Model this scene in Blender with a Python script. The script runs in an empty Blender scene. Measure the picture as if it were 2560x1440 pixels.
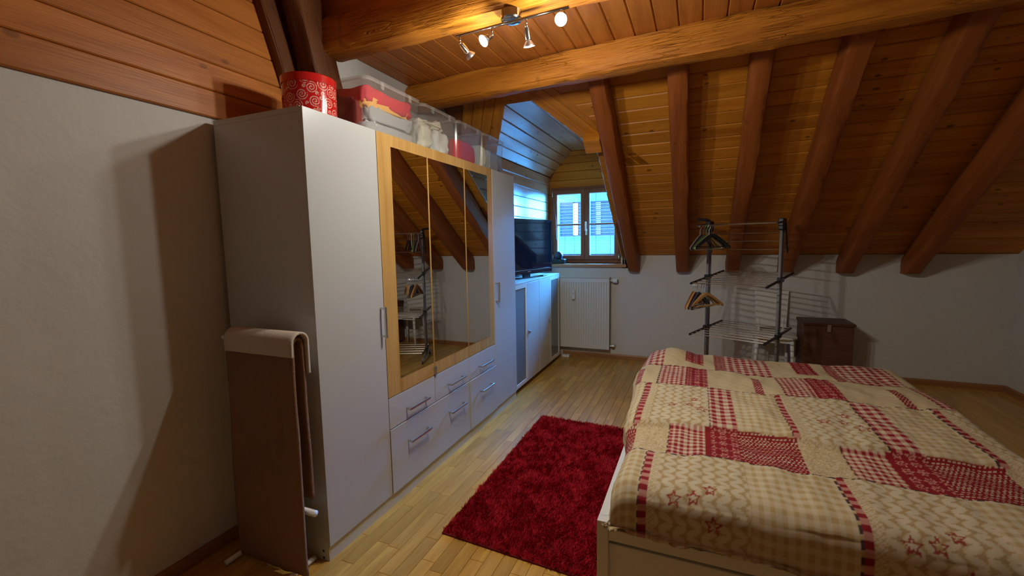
import bpy, bmesh, math, random
import numpy as np
from mathutils import Vector, Matrix, noise

random.seed(7)
rng = np.random.default_rng(7)
scene = bpy.context.scene
C = scene.collection

# ------------------------------------------------------------------ camera
YAW, PITCH, ROLL, FPX = .3989, .1041, .0175, 1104.65
fw = Vector((-math.sin(YAW) * math.cos(PITCH), math.cos(YAW) * math.cos(PITCH), -math.sin(PITCH)))
rt = Vector((math.cos(YAW), math.sin(YAW), 0))
dn = fw.cross(rt)
r2 = rt * math.cos(ROLL) + dn * math.sin(ROLL)
d2 = -rt * math.sin(ROLL) + dn * math.cos(ROLL)
CAM = Vector((0, 0, 1.4315))
cam_data = bpy.data.cameras.new('camera')
cam = bpy.data.objects.new('camera', cam_data)
C.objects.link(cam)
cam.matrix_world = Matrix(((r2.x, -d2.x, -fw.x, CAM.x), (r2.y, -d2.y, -fw.y, CAM.y), (r2.z, -d2.z, -fw.z, CAM.z), (0, 0, 0, 1)))
cam_data.sensor_fit = 'HORIZONTAL'
cam_data.sensor_width = 36
cam_data.lens = FPX / 2560 * 36
cam_data.clip_start = .05
scene.camera = cam

# ------------------------------------------------------------------ world, exposure
LAMP_W = 21.0
SKY = (.20, .50, 1.0)
SKY_STRENGTH = 11.0
SUN_STRENGTH = 150.0
world = bpy.data.worlds.new('world')
scene.world = world
world.use_nodes = True
bg = world.node_tree.nodes['Background']
bg.inputs[0].default_value = (*SKY, 1)
bg.inputs[1].default_value = SKY_STRENGTH
scene.view_settings.view_transform = 'Standard'
scene.view_settings.look = 'None'
scene.view_settings.gamma = 1
scene.view_settings.use_curve_mapping = False
scene.view_settings.exposure = 0.35
scene.cycles.max_bounces = 7; scene.cycles.diffuse_bounces = 4; scene.cycles.glossy_bounces = 4; scene.cycles.transparent_max_bounces = 12
scene.cycles.adaptive_threshold = .04
scene.cycles.caustics_reflective = False; scene.cycles.caustics_refractive = False
# bright sky above the roofs opposite: a wide soft source shining down through the dormer window
sun = bpy.data.lights.new('daylight', 'SUN'); sun.energy = SUN_STRENGTH; sun.angle = math.radians(48); sun.color = (.05, .36, 1.0)
so = bpy.data.objects.new('daylight', sun); so.location = (3, 12, 6); C.objects.link(so)
so.rotation_euler = Vector((-.40, -.83, -.36)).to_track_quat('-Z', 'Y').to_euler()
# sampling portal in the window opening: it emits nothing itself
pl = bpy.data.lights.new('window_portal', 'AREA')
pl.shape = 'RECTANGLE'; pl.size = .95; pl.size_y = .95
pl.cycles.is_portal = True
po = bpy.data.objects.new('window_portal', pl)
po.location = (-1.31, 5.72, 1.63); po.rotation_euler = (math.radians(-90), 0, 0)
C.objects.link(po)

# ------------------------------------------------------------------ materials
M = {}
def new_mat(name):
    m = bpy.data.materials.new(name); m.use_nodes = True
    nt = m.node_tree; b = nt.nodes['Principled BSDF']
    M[name] = m
    return m, nt, b

def L(nt, a, b): nt.links.new(a, b)

def node(nt, t, **kw):
    n = nt.nodes.new(t)
    for k, v in kw.items(): setattr(n, k, v)
    return n

def mathn(nt, op, a, b=None, clamp=False):
    n = node(nt, 'ShaderNodeMath', operation=op, use_clamp=clamp)
    for i, v in enumerate((a, b)):
        if v is None: continue
        if isinstance(v, (int, float)): n.inputs[i].default_value = v
        else: L(nt, v, n.inputs[i])
    return n.outputs[0]

def mixc(nt, fac, a, b, mode='MIX'):
    n = node(nt, 'ShaderNodeMix', data_type='RGBA', blend_type=mode)
    for i, v in ((0, fac), (6, a), (7, b)):
        if isinstance(v, (int, float)): n.inputs[i].default_value = v
        elif isinstance(v, tuple): n.inputs[i].default_value = (*v, 1)
        else: L(nt, v, n.inputs[i])
    return n.outputs[2]

def ramp(nt, fac, stops):
    n = node(nt, 'ShaderNodeValToRGB')
    el = n.color_ramp.elements
    while len(el) < len(stops): el.new(.5)
    for e, (p, c) in zip(el, stops):
        e.position = p; e.color = (*c, 1) if len(c) == 3 else c
    L(nt, fac, n.inputs[0])
    return n.outputs[0]

def obj_coords(nt, random_offset=True, scale=(1, 1, 1)):
    tc = node(nt, 'ShaderNodeTexCoord')
    v = tc.outputs['Object']
    if random_offset:
        oi = node(nt, 'ShaderNodeObjectInfo')
        k = mathn(nt, 'MULTIPLY', oi.outputs['Random'], 37.0)
        a = node(nt, 'ShaderNodeVectorMath', operation='ADD')
        L(nt, v, a.inputs[0]); L(nt, k, a.inputs[1]); v = a.outputs[0]
    mp = node(nt, 'ShaderNodeVectorMath', operation='MULTIPLY')
    L(nt, v, mp.inputs[0]); mp.inputs[1].default_value = scale
    return mp.outputs[0], v

def noise_tex(nt, vec, scale=1, detail=4, rough=.55, dist=0):
    n = node(nt, 'ShaderNodeTexNoise')
    n.inputs['Scale'].default_value = scale; n.inputs['Detail'].default_value = detail
    n.inputs['Roughness'].default_value = rough; n.inputs['Distortion'].default_value = dist
    if vec is not None: L(nt, vec, n.inputs['Vector'])
    return n.outputs['Fac']

def bump(nt, b, h, strength, dist=.01):
    n = node(nt, 'ShaderNodeBump')
    n.inputs['Strength'].default_value = strength; n.inputs['Distance'].default_value = dist
    L(nt, h, n.inputs['Height']); L(nt, n.outputs[0], b.inputs['Normal'])

def wood(name, dark, light, axis='x', along=1.3, across=13, knots=.5, rough=.45, bumpk=.25, coat=0, cracks=0, vary=.18, coat_rough=.3, coat_ior=1.5, bump_d=.004):
    m, nt, b = new_mat(name)
    ax = 'xyz'.index(axis)
    def sc(a, c): return tuple(a if i == ax else c for i in range(3))
    v1, base = obj_coords(nt, True, sc(along, across))
    n1 = noise_tex(nt, v1, 1, 4, .55, .8)
    mp2 = node(nt, 'ShaderNodeVectorMath', operation='MULTIPLY'); L(nt, base, mp2.inputs[0]); mp2.inputs[1].default_value = sc(along * 4, across * 12)
    n2 = noise_tex(nt, mp2.outputs[0], 1, 3, .6)
    col = ramp(nt, n1, [(.3, dark), (.68, light)])
    col = mixc(nt, mathn(nt, 'MULTIPLY', n2, .55), col, tuple(c * .55 for c in dark))
    # per-board tint
    oi = node(nt, 'ShaderNodeObjectInfo')
    k = mathn(nt, 'ADD', mathn(nt, 'MULTIPLY', oi.outputs['Random'], vary), 1 - vary / 2)
    cmb = node(nt, 'ShaderNodeCombineColor')
    for i in range(3): L(nt, k, cmb.inputs[i])
    col = mixc(nt, 1.0, col, cmb.outputs[0], 'MULTIPLY')
    h = n2
    if knots:
        mp3 = node(nt, 'ShaderNodeVectorMath', operation='MULTIPLY'); L(nt, base, mp3.inputs[0]); mp3.inputs[1].default_value = sc(5.0, 8.3)
        vo = node(nt, 'ShaderNodeTexVoronoi', voronoi_dimensions='2D'); L(nt, mp3.outputs[0], vo.inputs['Vector']); vo.inputs['Scale'].default_value = 1
        sp_ = node(nt, 'ShaderNodeSeparateColor'); L(nt, vo.outputs['Color'], sp_.inputs[0])
        size = mathn(nt, 'MULTIPLY', mathn(nt, 'SUBTRACT', sp_.outputs[0], .40), .21)
        f = mathn(nt, 'MULTIPLY', mathn(nt, 'SUBTRACT', size, vo.outputs['Distance']), 30.0, True)
        col = mixc(nt, mathn(nt, 'MULTIPLY', f, knots), col, tuple(c * .2 for c in dark))
    if cracks:
        mp4 = node(nt, 'ShaderNodeVectorMath', operation='MULTIPLY'); L(nt, base, mp4.inputs[0]); mp4.inputs[1].default_value = sc(5, 62)
        vo = node(nt, 'ShaderNodeTexVoronoi', feature='DISTANCE_TO_EDGE'); L(nt, mp4.outputs[0], vo.inputs['Vector']); vo.inputs['Scale'].default_value = 1
        ck = ramp(nt, vo.outputs['Distance'], [(.0, (0, 0, 0)), (.045, (1, 1, 1))])
        mask = ramp(nt, noise_tex(nt, base, 2.2, 3), [(.50, (0, 0, 0)), (.66, (.85, .85, .85))])
        inv = mathn(nt, 'SUBTRACT', 1.0, ck)
        cm = mathn(nt, 'MULTIPLY', mathn(nt, 'MULTIPLY', inv, mask), cracks)
        col = mixc(nt, cm, col, tuple(c * .2 for c in dark))
        h = mathn(nt, 'SUBTRACT', n2, mathn(nt, 'MULTIPLY', cm, 1.5))
    L(nt, col, b.inputs['Base Color'])
    b.inputs['Roughness'].default_value = rough; b.inputs['Specular IOR Level'].default_value = .3
    b.inputs['Coat Weight'].default_value = coat; b.inputs['Coat Roughness'].default_value = coat_rough; b.inputs['Coat IOR'].default_value = coat_ior
    bump(nt, b, h, bumpk, bump_d)
    return m

def plain(name, col, rough=.5, metal=0, spec=.5, coat=0, bump_s=0, bump_scale=60, bump_d=.003, var=0):
    m, nt, b = new_mat(name)
    b.inputs['Base Color'].default_value = (*col, 1)
    b.inputs['Roughness'].default_value = rough; b.inputs['Metallic'].default_value = metal
    b.inputs['Specular IOR Level'].default_value = spec; b.inputs['Coat Weight'].default_value = coat
    if bump_s or var:
        v, base = obj_coords(nt, False)
        h = noise_tex(nt, base, bump_scale, 4)
        if bump_s: bump(nt, b, h, bump_s, bump_d)
        if var:
            n = noise_tex(nt, base, 3, 4)
            L(nt, mixc(nt, n, tuple(c * (1 - var) for c in col), tuple(min(1, c * (1 + var)) for c in col)), b.inputs['Base Color'])
    return m

def clear_plastic(name, tint=(1, 1, 1), clear=.78, milk=.08, rough=.12):
    m = bpy.data.materials.new(name); m.use_nodes = True; M[name] = m
    nt = m.node_tree; nt.nodes.clear()
    out = node(nt, 'ShaderNodeOutputMaterial')
    tr = node(nt, 'ShaderNodeBsdfTransparent'); tr.inputs[0].default_value = (*tint, 1)
    gl = node(nt, 'ShaderNodeBsdfGlossy'); gl.inputs['Roughness'].default_value = rough
    df = node(nt, 'ShaderNodeBsdfDiffuse'); df.inputs[0].default_value = (.75, .75, .72, 1)
    lw = node(nt, 'ShaderNodeLayerWeight')
    fr_out = mathn(nt, 'ADD', mathn(nt, 'MULTIPLY', mathn(nt, 'POWER', lw.outputs['Facing'], 5.0), .7), .04)
    m1 = node(nt, 'ShaderNodeMixShader'); m1.inputs[0].default_value = milk
    L(nt, tr.outputs[0], m1.inputs[1]); L(nt, df.outputs[0], m1.inputs[2])
    m2 = node(nt, 'ShaderNodeMixShader')
    L(nt, fr_out, m2.inputs[0]); L(nt, m1.outputs[0], m2.inputs[1]); L(nt, gl.outputs[0], m2.inputs[2])
    L(nt, m2.outputs[0], out.inputs[0])
    return m

def vcol_mat(name, rough=.85, bumpk=.15, bscale=600, spec=.3):
    m, nt, b = new_mat(name)
    a = node(nt, 'ShaderNodeVertexColor', layer_name='print')
    L(nt, a.outputs[0], b.inputs['Base Color'])
    b.inputs['Roughness'].default_value = rough; b.inputs['Specular IOR Level'].default_value = spec
    if bumpk:
        v, base = obj_coords(nt, False)
        bump(nt, b, noise_tex(nt, base, bscale, 2), bumpk, .001)
    return m

def emit(name, col, s):
    m, nt, b = new_mat(name)
    b.inputs['Base Color'].default_value = (*col, 1)
    b.inputs['Emission Color'].default_value = (*col, 1); b.inputs['Emission Strength'].default_value = s
    return m

wood('beam_wood', (.42, .130, .010), (.74, .28, .025), knots=.35, rough=.55, bumpk=1.0, cracks=.6, across=9, along=1.0, vary=.05, bump_d=.007)
wood('dark_beam_wood', (.20, .058, .009), (.34, .112, .018), knots=.3, rough=.55, bumpk=.6, cracks=.5, across=9, along=1.0, vary=.05)
wood('timber_dark', (.09, .026, .006), (.17, .055, .012), knots=.3, rough=.6, bumpk=.6, cracks=.4, across=9, along=1.0, vary=.05)
wood('rafter_wood', (.26, .062, .010), (.42, .120, .020), knots=.35, rough=.55, bumpk=.6, cracks=.35, across=9, along=1.0, vary=.05)
wood('ceiling_board', (.42, .130, .020), (.66, .235, .045), knots=.45, rough=.42)
wood('slope_board', (.50, .170, .012), (.76, .30, .030), knots=.7, rough=.42)
wood('dormer_board', (.50, .28, .13), (.74, .46, .24), knots=.8, rough=.38, coat=1.0, coat_rough=.2, coat_ior=1.85, bumpk=.12)
wood('window_wood', (.22, .075, .04), (.31, .12, .065), knots=0, rough=.4, vary=0)
wood('window_wood_z', (.22, .075, .04), (.31, .12, .065), axis='z', knots=0, rough=.4, vary=0)
wood('sill_wood', (.40, .19, .07), (.58, .31, .13), knots=.2, rough=.35, coat=.3)
wood('base_wood', (.32, .14, .05), (.46, .22, .085), knots=0, rough=.4)
wood('base_wood_y', (.32, .14, .05), (.46, .22, .085), axis='y', knots=0, rough=.4)
wood('floor_stave', (.48, .25, .045), (.74, .43, .10), axis='y', knots=0, rough=.34, bumpk=.05, coat=.25, coat_rough=.16, along=2.0, across=16, vary=.26)
wood('oak_frame', (.50, .27, .075), (.70, .43, .15), axis='z', knots=0, rough=.35, bumpk=.05, along=1.0, across=14, vary=0)
wood('hanger_wood', (.55, .28, .08), (.75, .43, .15), knots=0, rough=.35, vary=.1)
wood('hanger_wood_red', (.24, .07, .03), (.33, .11, .05), knots=0, rough=.4, vary=.1)
wood('chest_wood', (.10, .04, .02), (.17, .07, .035), axis='x', knots=0, rough=.45)
plain('wall_plaster', (.62, .60, .56), rough=.9, bump_s=.35, bump_scale=16, bump_d=.012, var=.05)
plain('white_lacquer', (.51, .515, .51), rough=.33)
plain('white_carcass', (.52, .53, .53), rough=.4)
plain('cabinet_front', (.58, .57, .54), rough=.33)
plain('cabinet_frame', (.70, .66, .58), rough=.4)
plain('plinth_dark', (.03, .03, .03), rough=.6)
plain('plinth_grey', (.60, .58, .52), rough=.45)
plain('frosted_pane', (.16, .20, .22), rough=.22)
plain('chrome', (.72, .71, .69), rough=.12, metal=1)
plain('steel', (.62, .62, .63), rough=.28, metal=1)
plain('mirror', (.80, .81, .80), rough=.0, metal=1)
plain('black_gloss', (.006, .007, .012), rough=.06, spec=.6)
plain('black_plastic', (.012, .013, .016), rough=.35)
plain('blue_black', (.012, .018, .06), rough=.4)
plain('radiator_paint', (.66, .65, .58), rough=.38)
plain('white_plastic', (.78, .78, .76), rough=.35)
plain('grey_plastic', (.25, .25, .26), rough=.4)
plain('bed_paint', (.62, .60, .55), rough=.45)
plain('mattress', (.74, .72, .66), rough=.9)
plain('rug_base', (.16, .004, .010), rough=.95)
plain('brown_plush', (.26, .14, .085), rough=1.0, bump_s=1.0, bump_scale=220, bump_d=.006, var=.25)
plain('beige_fleece', (.55, .47, .38), rough=1.0, bump_s=.6, bump_scale=200)
plain('can_red', (.52, .012, .012), rough=.15, coat=.6)
plain('fabric_red', (.62, .03, .045), rough=.9, bump_s=.3, bump_scale=90)
plain('fabric_darkred', (.22, .03, .02), rough=.9, bump_s=.3, bump_scale=90)
plain('fabric_pink', (.62, .13, .13), rough=.9, bump_s=.3, bump_scale=90)
plain('fabric_orange', (.80, .42, .10), rough=.9, bump_s=.3, bump_scale=90)
plain('fabric_grey', (.40, .40, .39), rough=.9, bump_s=.3, bump_scale=90)
plain('fabric_white', (.72, .72, .68), rough=.9, bump_s=.3, bump_scale=90)
plain('fabric_cream', (.74, .71, .58), rough=.9, bump_s=.3, bump_scale=90)
plain('fabric_beige', (.46, .42, .34), rough=.9, bump_s=.3, bump_scale=90)
plain('hanger_green', (.10, .26, .03), rough=.35)
plain('hanger_white', (.62, .58, .50), rough=.35)
plain('hanger_grey', (.30, .28, .30), rough=.35)
plain('hanger_black', (.012, .012, .014), rough=.35)
plain('hanger_purple', (.07, .05, .09), rough=.4)
plain('chair_white', (.74, .72, .66), rough=.4)
plain('facade_wall', (.09, .22, .26), rough=.9)
plain('facade_shutter', (.03, .055, .085), rough=.6)
plain('facade_yellow', (.60, .35, .14), rough=.7)
plain('facade_pane', (.04, .065, .09), rough=.2)
plain('slat_metal', (.05, .055, .06), rough=.35)
plain('bounce_plate', (.80, .80, .80), rough=.45)  # pale finish of the added surfaces that bounce daylight indoors
plain('cord_dark', (.10, .10, .11), rough=.7)
plain('ground_outside', (.45, .48, .5), rough=1)
clear_plastic('box_plastic', milk=.035)
clear_plastic('box_lid', milk=.14)
clear_plastic('window_glass', milk=.0, rough=.02)
emit('led_face', (1, .98, .92), 14).cycles.emission_sampling = 'NONE'
vcol_mat('duvet_print')
vcol_mat('can_print', rough=.15, bumpk=0, spec=.6)
# shag pile: random shade per strand through an attribute
m, nt, b = new_mat('rug_pile')
a = node(nt, 'ShaderNodeAttribute', attribute_name='shade')
L(nt, ramp(nt, a.outputs['Fac'], [(0, (.26, .001, .010)), (1, (.72, .010, .030))]), b.inputs['Base Color'])
b.inputs['Roughness'].default_value = .6; b.inputs['Specular IOR Level'].default_value = .35

# ------------------------------------------------------------------ mesh helpers
class MB:
    def __init__(s): s.v = []; s.f = []; s.smooth = False
    def box(s, x0, y0, z0, x1, y1, z1):
        n = len(s.v)
        s.v += [(x0, y0, z0), (x1, y0, z0), (x1, y1, z0), (x0, y1, z0), (x0, y0, z1), (x1, y0, z1), (x1, y1, z1), (x0, y1, z1)]
        s.f += [(n, n + 3, n + 2, n + 1), (n + 4, n + 5, n + 6, n + 7), (n, n + 1, n + 5, n + 4), (n + 1, n + 2, n + 6, n + 5), (n + 2, n + 3, n + 7, n + 6), (n + 3, n, n + 4, n + 7)]
        return s
    def prism(s, poly, off):
        n = len(s.v); k = len(poly); off = Vector(off)
        P = [Vector(p) for p in poly]
        nrm = Vector((0, 0, 0))
        for i in range(k): nrm += P[i].cross(P[(i + 1) % k])
        if nrm.dot(off) > 0: P.reverse()
        s.v += [tuple(p) for p in P] + [tuple(p + off) for p in P]
        s.f.append(tuple(range(n, n + k))); s.f.append(tuple(range(n + 2 * k - 1, n + k - 1, -1)))
        for i in range(k):
            j = (i + 1) % k
            s.f.append((n + j, n + i, n + k + i, n + k + j))
        return s
    def tube(s, path, r, seg=8, cap=True):
        P = [Vector(p) for p in path]; n0 = len(s.v); m = len(P)
        R = r if isinstance(r, (list, tuple)) else [r] * m
        up = None
        for i, p in enumerate(P):
            t = (P[min(i + 1, m - 1)] - P[max(i - 1, 0)]).normalized()
            if up is None:
                up = Vector((0, 0, 1)) if abs(t.z) < .9 else Vector((1, 0, 0))
            a = t.cross(up).normalized(); up = a.cross(t).normalized()
            for k in range(seg):
                th = 2 * math.pi * k / seg
                s.v.append(tuple(p + (a * math.cos(th) + up * math.sin(th)) * R[i]))
        for i in range(m - 1):
            for k in range(seg):
                a0 = n0 + i * seg + k; a1 = n0 + i * seg + (k + 1) % seg
                s.f.append((a0, a1, a1 + seg, a0 + seg))
        if cap:
            s.f.append(tuple(n0 + k for k in reversed(range(seg))))
            s.f.append(tuple(n0 + (m - 1) * seg + k for k in range(seg)))
        return s
    def lathe(s, c, axis, prof, seg=24, cap=True):
        # prof: (distance along axis, radius)
        ax = Vector(axis).normalized(); c = Vector(c)
        h = Vector((0, 0, 1)) if abs(ax.z) < .9 else Vector((1, 0, 0))
        a = ax.cross(h).normalized(); b2 = ax.cross(a).normalized(); n0 = len(s.v)
        for d, r in prof:
            for k in range(seg):
                th = 2 * math.pi * k / seg
                s.v.append(tuple(c + ax * d + (a * math.cos(th) + b2 * math.sin(th)) * r))
        for i in range(len(prof) - 1):
            for k in range(seg):
                a0 = n0 + i * seg + k; a1 = n0 + i * seg + (k + 1) % seg
                s.f.append((a0, a1, a1 + seg, a0 + seg))
        if cap:
            s.f.append(tuple(n0 + k for k in reversed(range(seg))))
            s.f.append(tuple(n0 + (len(prof) - 1) * seg + k for k in range(seg)))
        return s
    def mesh(s, name, origin=(0, 0, 0), smooth=False):
        o = Vector(origin)
        me = bpy.data.meshes.new(name)
        me.from_pydata([tuple(Vector(p) - o) for p in s.v], [], s.f)
        bm = bmesh.new(); bm.from_mesh(me); bmesh.ops.recalc_face_normals(bm, faces=bm.faces); bm.to_mesh(me); bm.free()
        if smooth: me.polygons.foreach_set('use_smooth', [True] * len(me.polygons))
        return me

def tag(o, label=None, cat=None, group=None, kind=None):
    if label: o['label'] = label
    if cat: o['category'] = cat
    if group: o['group'] = group
    if kind: o['kind'] = kind
    return o

def empty(name, loc, label=None, cat=None, group=None, kind=None):
    o = bpy.data.objects.new(name, None); o.location = loc; o.empty_display_size = .05
    C.objects.link(o)
    return tag(o, label, cat, group, kind)

def world_of(o):
    v = Vector(o.location)
    while o.parent: o = o.parent; v = v + Vector(o.location)
    return v

def part(name, mb, mat, parent=None, bevel=0, smooth=False, origin=None, seg=2, label=None):
    """one mesh object from world-space geometry, parented without rotation"""
    base = world_of(parent) if parent else Vector((0, 0, 0))
    if origin is None:
        A = np.array(mb.v); lo = A.min(0); hi = A.max(0)
        origin = Vector(((lo[0] + hi[0]) / 2, (lo[1] + hi[1]) / 2, lo[2]))
    else: origin = Vector(origin)
    o = bpy.data.objects.new(name, mb.mesh(name, origin, smooth))
    o.data.materials.append(M[mat] if isinstance(mat, str) else mat)
    C.objects.link(o)
    o.location = origin - base
    if parent: o.parent = parent
    if bevel:
        md = o.modifiers.new('bevel', 'BEVEL'); md.width = bevel; md.segments = seg; md.limit_method = 'ANGLE'
    if label: o['label'] = label
    return o

def copy_tree(o, parent=None):
    c = o.copy(); C.objects.link(c); c.parent = parent
    for ch in list(o.children): copy_tree(ch, c)
    return c

def board(name, a, b, c, d, normal, mat, parent, thick=.02, ch=.004, gap=.0012):
    """board whose visible face is the quad a-b-c-d (long edges a-b and d-c); normal points to the viewer's side"""
    a, b, c, d = (Vector(p) for p in (a, b, c, d))
    x = (b - a).normalized(); n = Vector(normal).normalized(); n = (n - x * n.dot(x)).normalized(); y = n.cross(x)
    R = Matrix((x, y, n)).transposed()
    base = world_of(parent) if parent else Vector((0, 0, 0))
    P = [R.transposed() @ (p - a) for p in (a, b, c, d)]
    sg = 1 if P[3].y > 0 else -1
    def shrink(k):
        e = []
        for i, p in enumerate(P):
            e.append(Vector((p.x, p.y + (k if i < 2 else -k) * sg, 0)))
        return e
    f0 = shrink(gap + ch); f1 = shrink(gap); mb = MB()
    mb.v = [(p.x, p.y, 0) for p in f0] + [(p.x, p.y, -ch) for p in f1] + [(p.x, p.y, -thick) for p in f1]
    mb.f = [(0, 1, 2, 3), (11, 10, 9, 8)]
    for r in (0, 4):
        for i in range(4):
            j = (i + 1) % 4; mb.f.append((r + i, r + 4 + i, r + 4 + j, r + j))
    o = bpy.data.objects.new(name, mb.mesh(name))
    o.data.materials.append(M[mat]); C.objects.link(o)
    if parent: o.parent = parent
    o.matrix_basis = Matrix.Translation(a - base) @ R.to_4x4()
    return o

def timber(name, p0, p1, up, w, h, mat, label, cat='beam', amp=.006, seed=0, ends=None, wane=.012, group=None):
    """hand-hewn timber: local x runs along it, z along up; section w (y) by h (z), edges worn"""
    p0, p1 = Vector(p0), Vector(p1); x = (p1 - p0); ln = x.length; x.normalize()
    z = Vector(up); z = (z - x * z.dot(x)).normalized(); y = z.cross(x)
    R = Matrix((x, y, z)).transposed().to_4x4()
    nx = max(8, int(ln / .03)); m = 6
    ring = []
    for (ya, za, yb, zb) in ((-1, -1, 1, -1), (1, -1, 1, 1), (1, 1, -1, 1), (-1, 1, -1, -1)):
        for k in range(m):
            t = k / m; t = (0, .08, .3, .5, .7, .92)[k]; ring.append((ya + (yb - ya) * t, za + (zb - za) * t))
    nr = len(ring); mb = MB()
    for i in range(nx + 1):
        xx = ln * i / nx
        for (ry, rz) in ring:
            corner = max(0, abs(ry) + abs(rz) - 1.7) / .3
            k = 1 - corner * wane / (w / 2) * (1 + .8 * noise.noise(Vector((xx * 3, ry * 3 + seed, rz * 3))))
            n1 = noise.noise(Vector((xx * 1.6, ry * 1.2 + seed * 3.1, rz * 1.2))) * amp * 1.6
            n2 = noise.noise(Vector((xx * 9, ry * 4 + seed * 1.7, rz * 4))) * amp * .7
            q = n1 + n2
            yy = ry * (w / 2 * k + q * .8); zz = rz * (h / 2 * k + q * .8)
            x2 = xx
            if ends and xx < .45: x2 = xx + ends[0] * zz * (1 - xx / .45)
            mb.v.append((x2, yy, zz))
    for i in range(nx):
        for k in range(nr):
            a0 = i * nr + k; a1 = i * nr + (k + 1) % nr
            mb.f.append((a0, a1, a1 + nr, a0 + nr))
    mb.f.append(tuple(reversed(range(nr)))); mb.f.append(tuple(nx * nr + k for k in range(nr)))
    o = bpy.data.objects.new(name, mb.mesh(name, smooth=True))
    o.data.materials.append(M[mat]); C.objects.link(o)
    md = o.modifiers.new('edges', 'EDGE_SPLIT'); md.split_angle = math.radians(38)
    o.matrix_basis = Matrix.Translation(p0) @ R
    tag(o, label, cat, group, 'thing')
    return o

def soft(name, x0, y0, z0, x1, y1, z1, mat, parent=None, amp=.012, seed=0, n=30, pw=7.0, freq=11):
    """padded / folded textile: super-ellipsoid with noise"""
    mb = MB(); c = Vector(((x0 + x1) / 2, (y0 + y1) / 2, (z0 + z1) / 2)); hx, hy, hz = (x1 - x0) / 2, (y1 - y0) / 2, (z1 - z0) / 2
    nu, nv = n * 2, n
    def spow(v, e): return math.copysign(abs(v) ** e, v)
    for j in range(nv + 1):
        ph = -math.pi / 2 + math.pi * j / nv
        for i in range(nu):
            th = 2 * math.pi * i / nu
            e = 2 / pw
            p = Vector((hx * spow(math.cos(ph), e) * spow(math.cos(th), e), hy * spow(math.cos(ph), e) * spow(math.sin(th), e), hz * spow(math.sin(ph), e)))
            q = 1 + 0 * p.x
            d = noise.noise((c + p) * freq + Vector((seed * 7.3, 0, 0))) * amp + noise.noise((c + p) * freq * 2.6 + Vector((seed, 4, 1))) * amp * .6 - abs(noise.noise((c + p) * freq * 3.4 + Vector((seed, 9, 3)))) * amp * .7
            dirn = Vector((p.x / hx, p.y / hy, p.z / hz))
            if dirn.length > 0: dirn.normalize()
            mb.v.append(tuple(c + p + dirn * (d - amp * .9)))
    for j in range(nv):
        for i in range(nu):
            a0 = j * nu + i; a1 = j * nu + (i + 1) % nu
            mb.f.append((a0, a1, a1 + nu, a0 + nu))
    zmin = min(v[2] for v in mb.v); mb.v = [(v[0], v[1], v[2] - (zmin - z0)) for v in mb.v]
    return part(name, mb, mat, parent, smooth=True)

# ------------------------------------------------------------------ room constants
XL, XR, YB, YF = -2.08, 2.60, -1.60, 5.31
ZC = 2.63
ANG = math.radians(35.6); TN = math.tan(ANG)
def roof_z(y): return 1.25 + (YF - y) * TN
def roof_y(z): return YF - (z - 1.25) / TN
def RP(x, y): return Vector((x, y, roof_z(y)))
YT = roof_y(ZC)
RN = Vector((0, -math.sin(ANG), -math.cos(ANG)))      # faces into the room
DL, DR = -1.79, -.84          # dormer cheeks
SL, SR, ZS = -1.50, -1.27, 2.56   # dormer flat strip
ZDL, ZDR = 2.25, 2.22
YW = 5.58                     # window wall
YTOP = roof_y(ZS)
YDL, YDR = roof_y(ZDL), roof_y(ZDR)

# ------------------------------------------------------------------ floor
floor = part('floor', MB().box(XL - .1, YB - .1, -.12, XR + .1, YF + .35, -.004), 'base_wood')
tag(floor, 'light oak strip floor of the attic room', 'floor', kind='structure')
def pj(p):
    q = Vector(p) - CAM; z = q.dot(fw)
    return (1280 + FPX * q.dot(r2) / z, 720 + FPX * q.dot(d2) / z) if z > .05 else None
SW, SLN = .068, .46
staves = []
for i in range(int((XR - XL) / SW) + 1):
    x = XL + i * SW; y = YB - random.random() * SLN
    while y < YF:
        y0, y1 = max(y, YB), min(y + SLN, YF)
        if y1 - y0 > .02: staves.append((x, y0, y1, min(SW, XR - x)))
        y += SLN
def seen_area(s):
    x, y0, y1, w = s; cx, cy = x + w / 2, (y0 + y1) / 2
    if cx < -1.52 or (cx > -.30 and 1.4 < cy < 3.5) or (-1.12 < cx < -.36 and 1.76 < cy < 3.26): return 0
    P = [pj((x, y0, 0)), pj((x + w, y0, 0)), pj((x + w, y1, 0)), pj((x, y1, 0))]
    if any(p is None for p in P): return 0
    mx = sum(p[0] for p in P) / 4; my = sum(p[1] for p in P) / 4
    if not (740 < mx < 2300 and my < 1450): return 0
    if mx > 1820: return .2 * abs(sum(P[k][0] * P[(k + 1) % 4][1] - P[(k + 1) % 4][0] * P[k][1] for k in range(4)) / 2)
    return abs(sum(P[k][0] * P[(k + 1) % 4][1] - P[(k + 1) % 4][0] * P[k][1] for k in range(4)) / 2)
staves.sort(key=seen_area, reverse=True)
def stave(mb, x, y0, y1, w, z=0):
    g, c = .0006, .0012; n = len(mb.v)
    for zz, k in ((z, g + c), (z - c, g), (z - .004, g)):
        mb.v += [(x + k, y0 + k, zz), (x + w - k, y0 + k, zz), (x + w - k, y1 - k, zz), (x + k, y1 - k, zz)]
    mb.f.append((n, n + 1, n + 2, n + 3))
    for r in (0, 4):
        for k in range(4):
            j = (k + 1) % 4; mb.f.append((n + r + k, n + r + 4 + k, n + r + 4 + j, n + r + j))
smesh = {}
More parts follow.
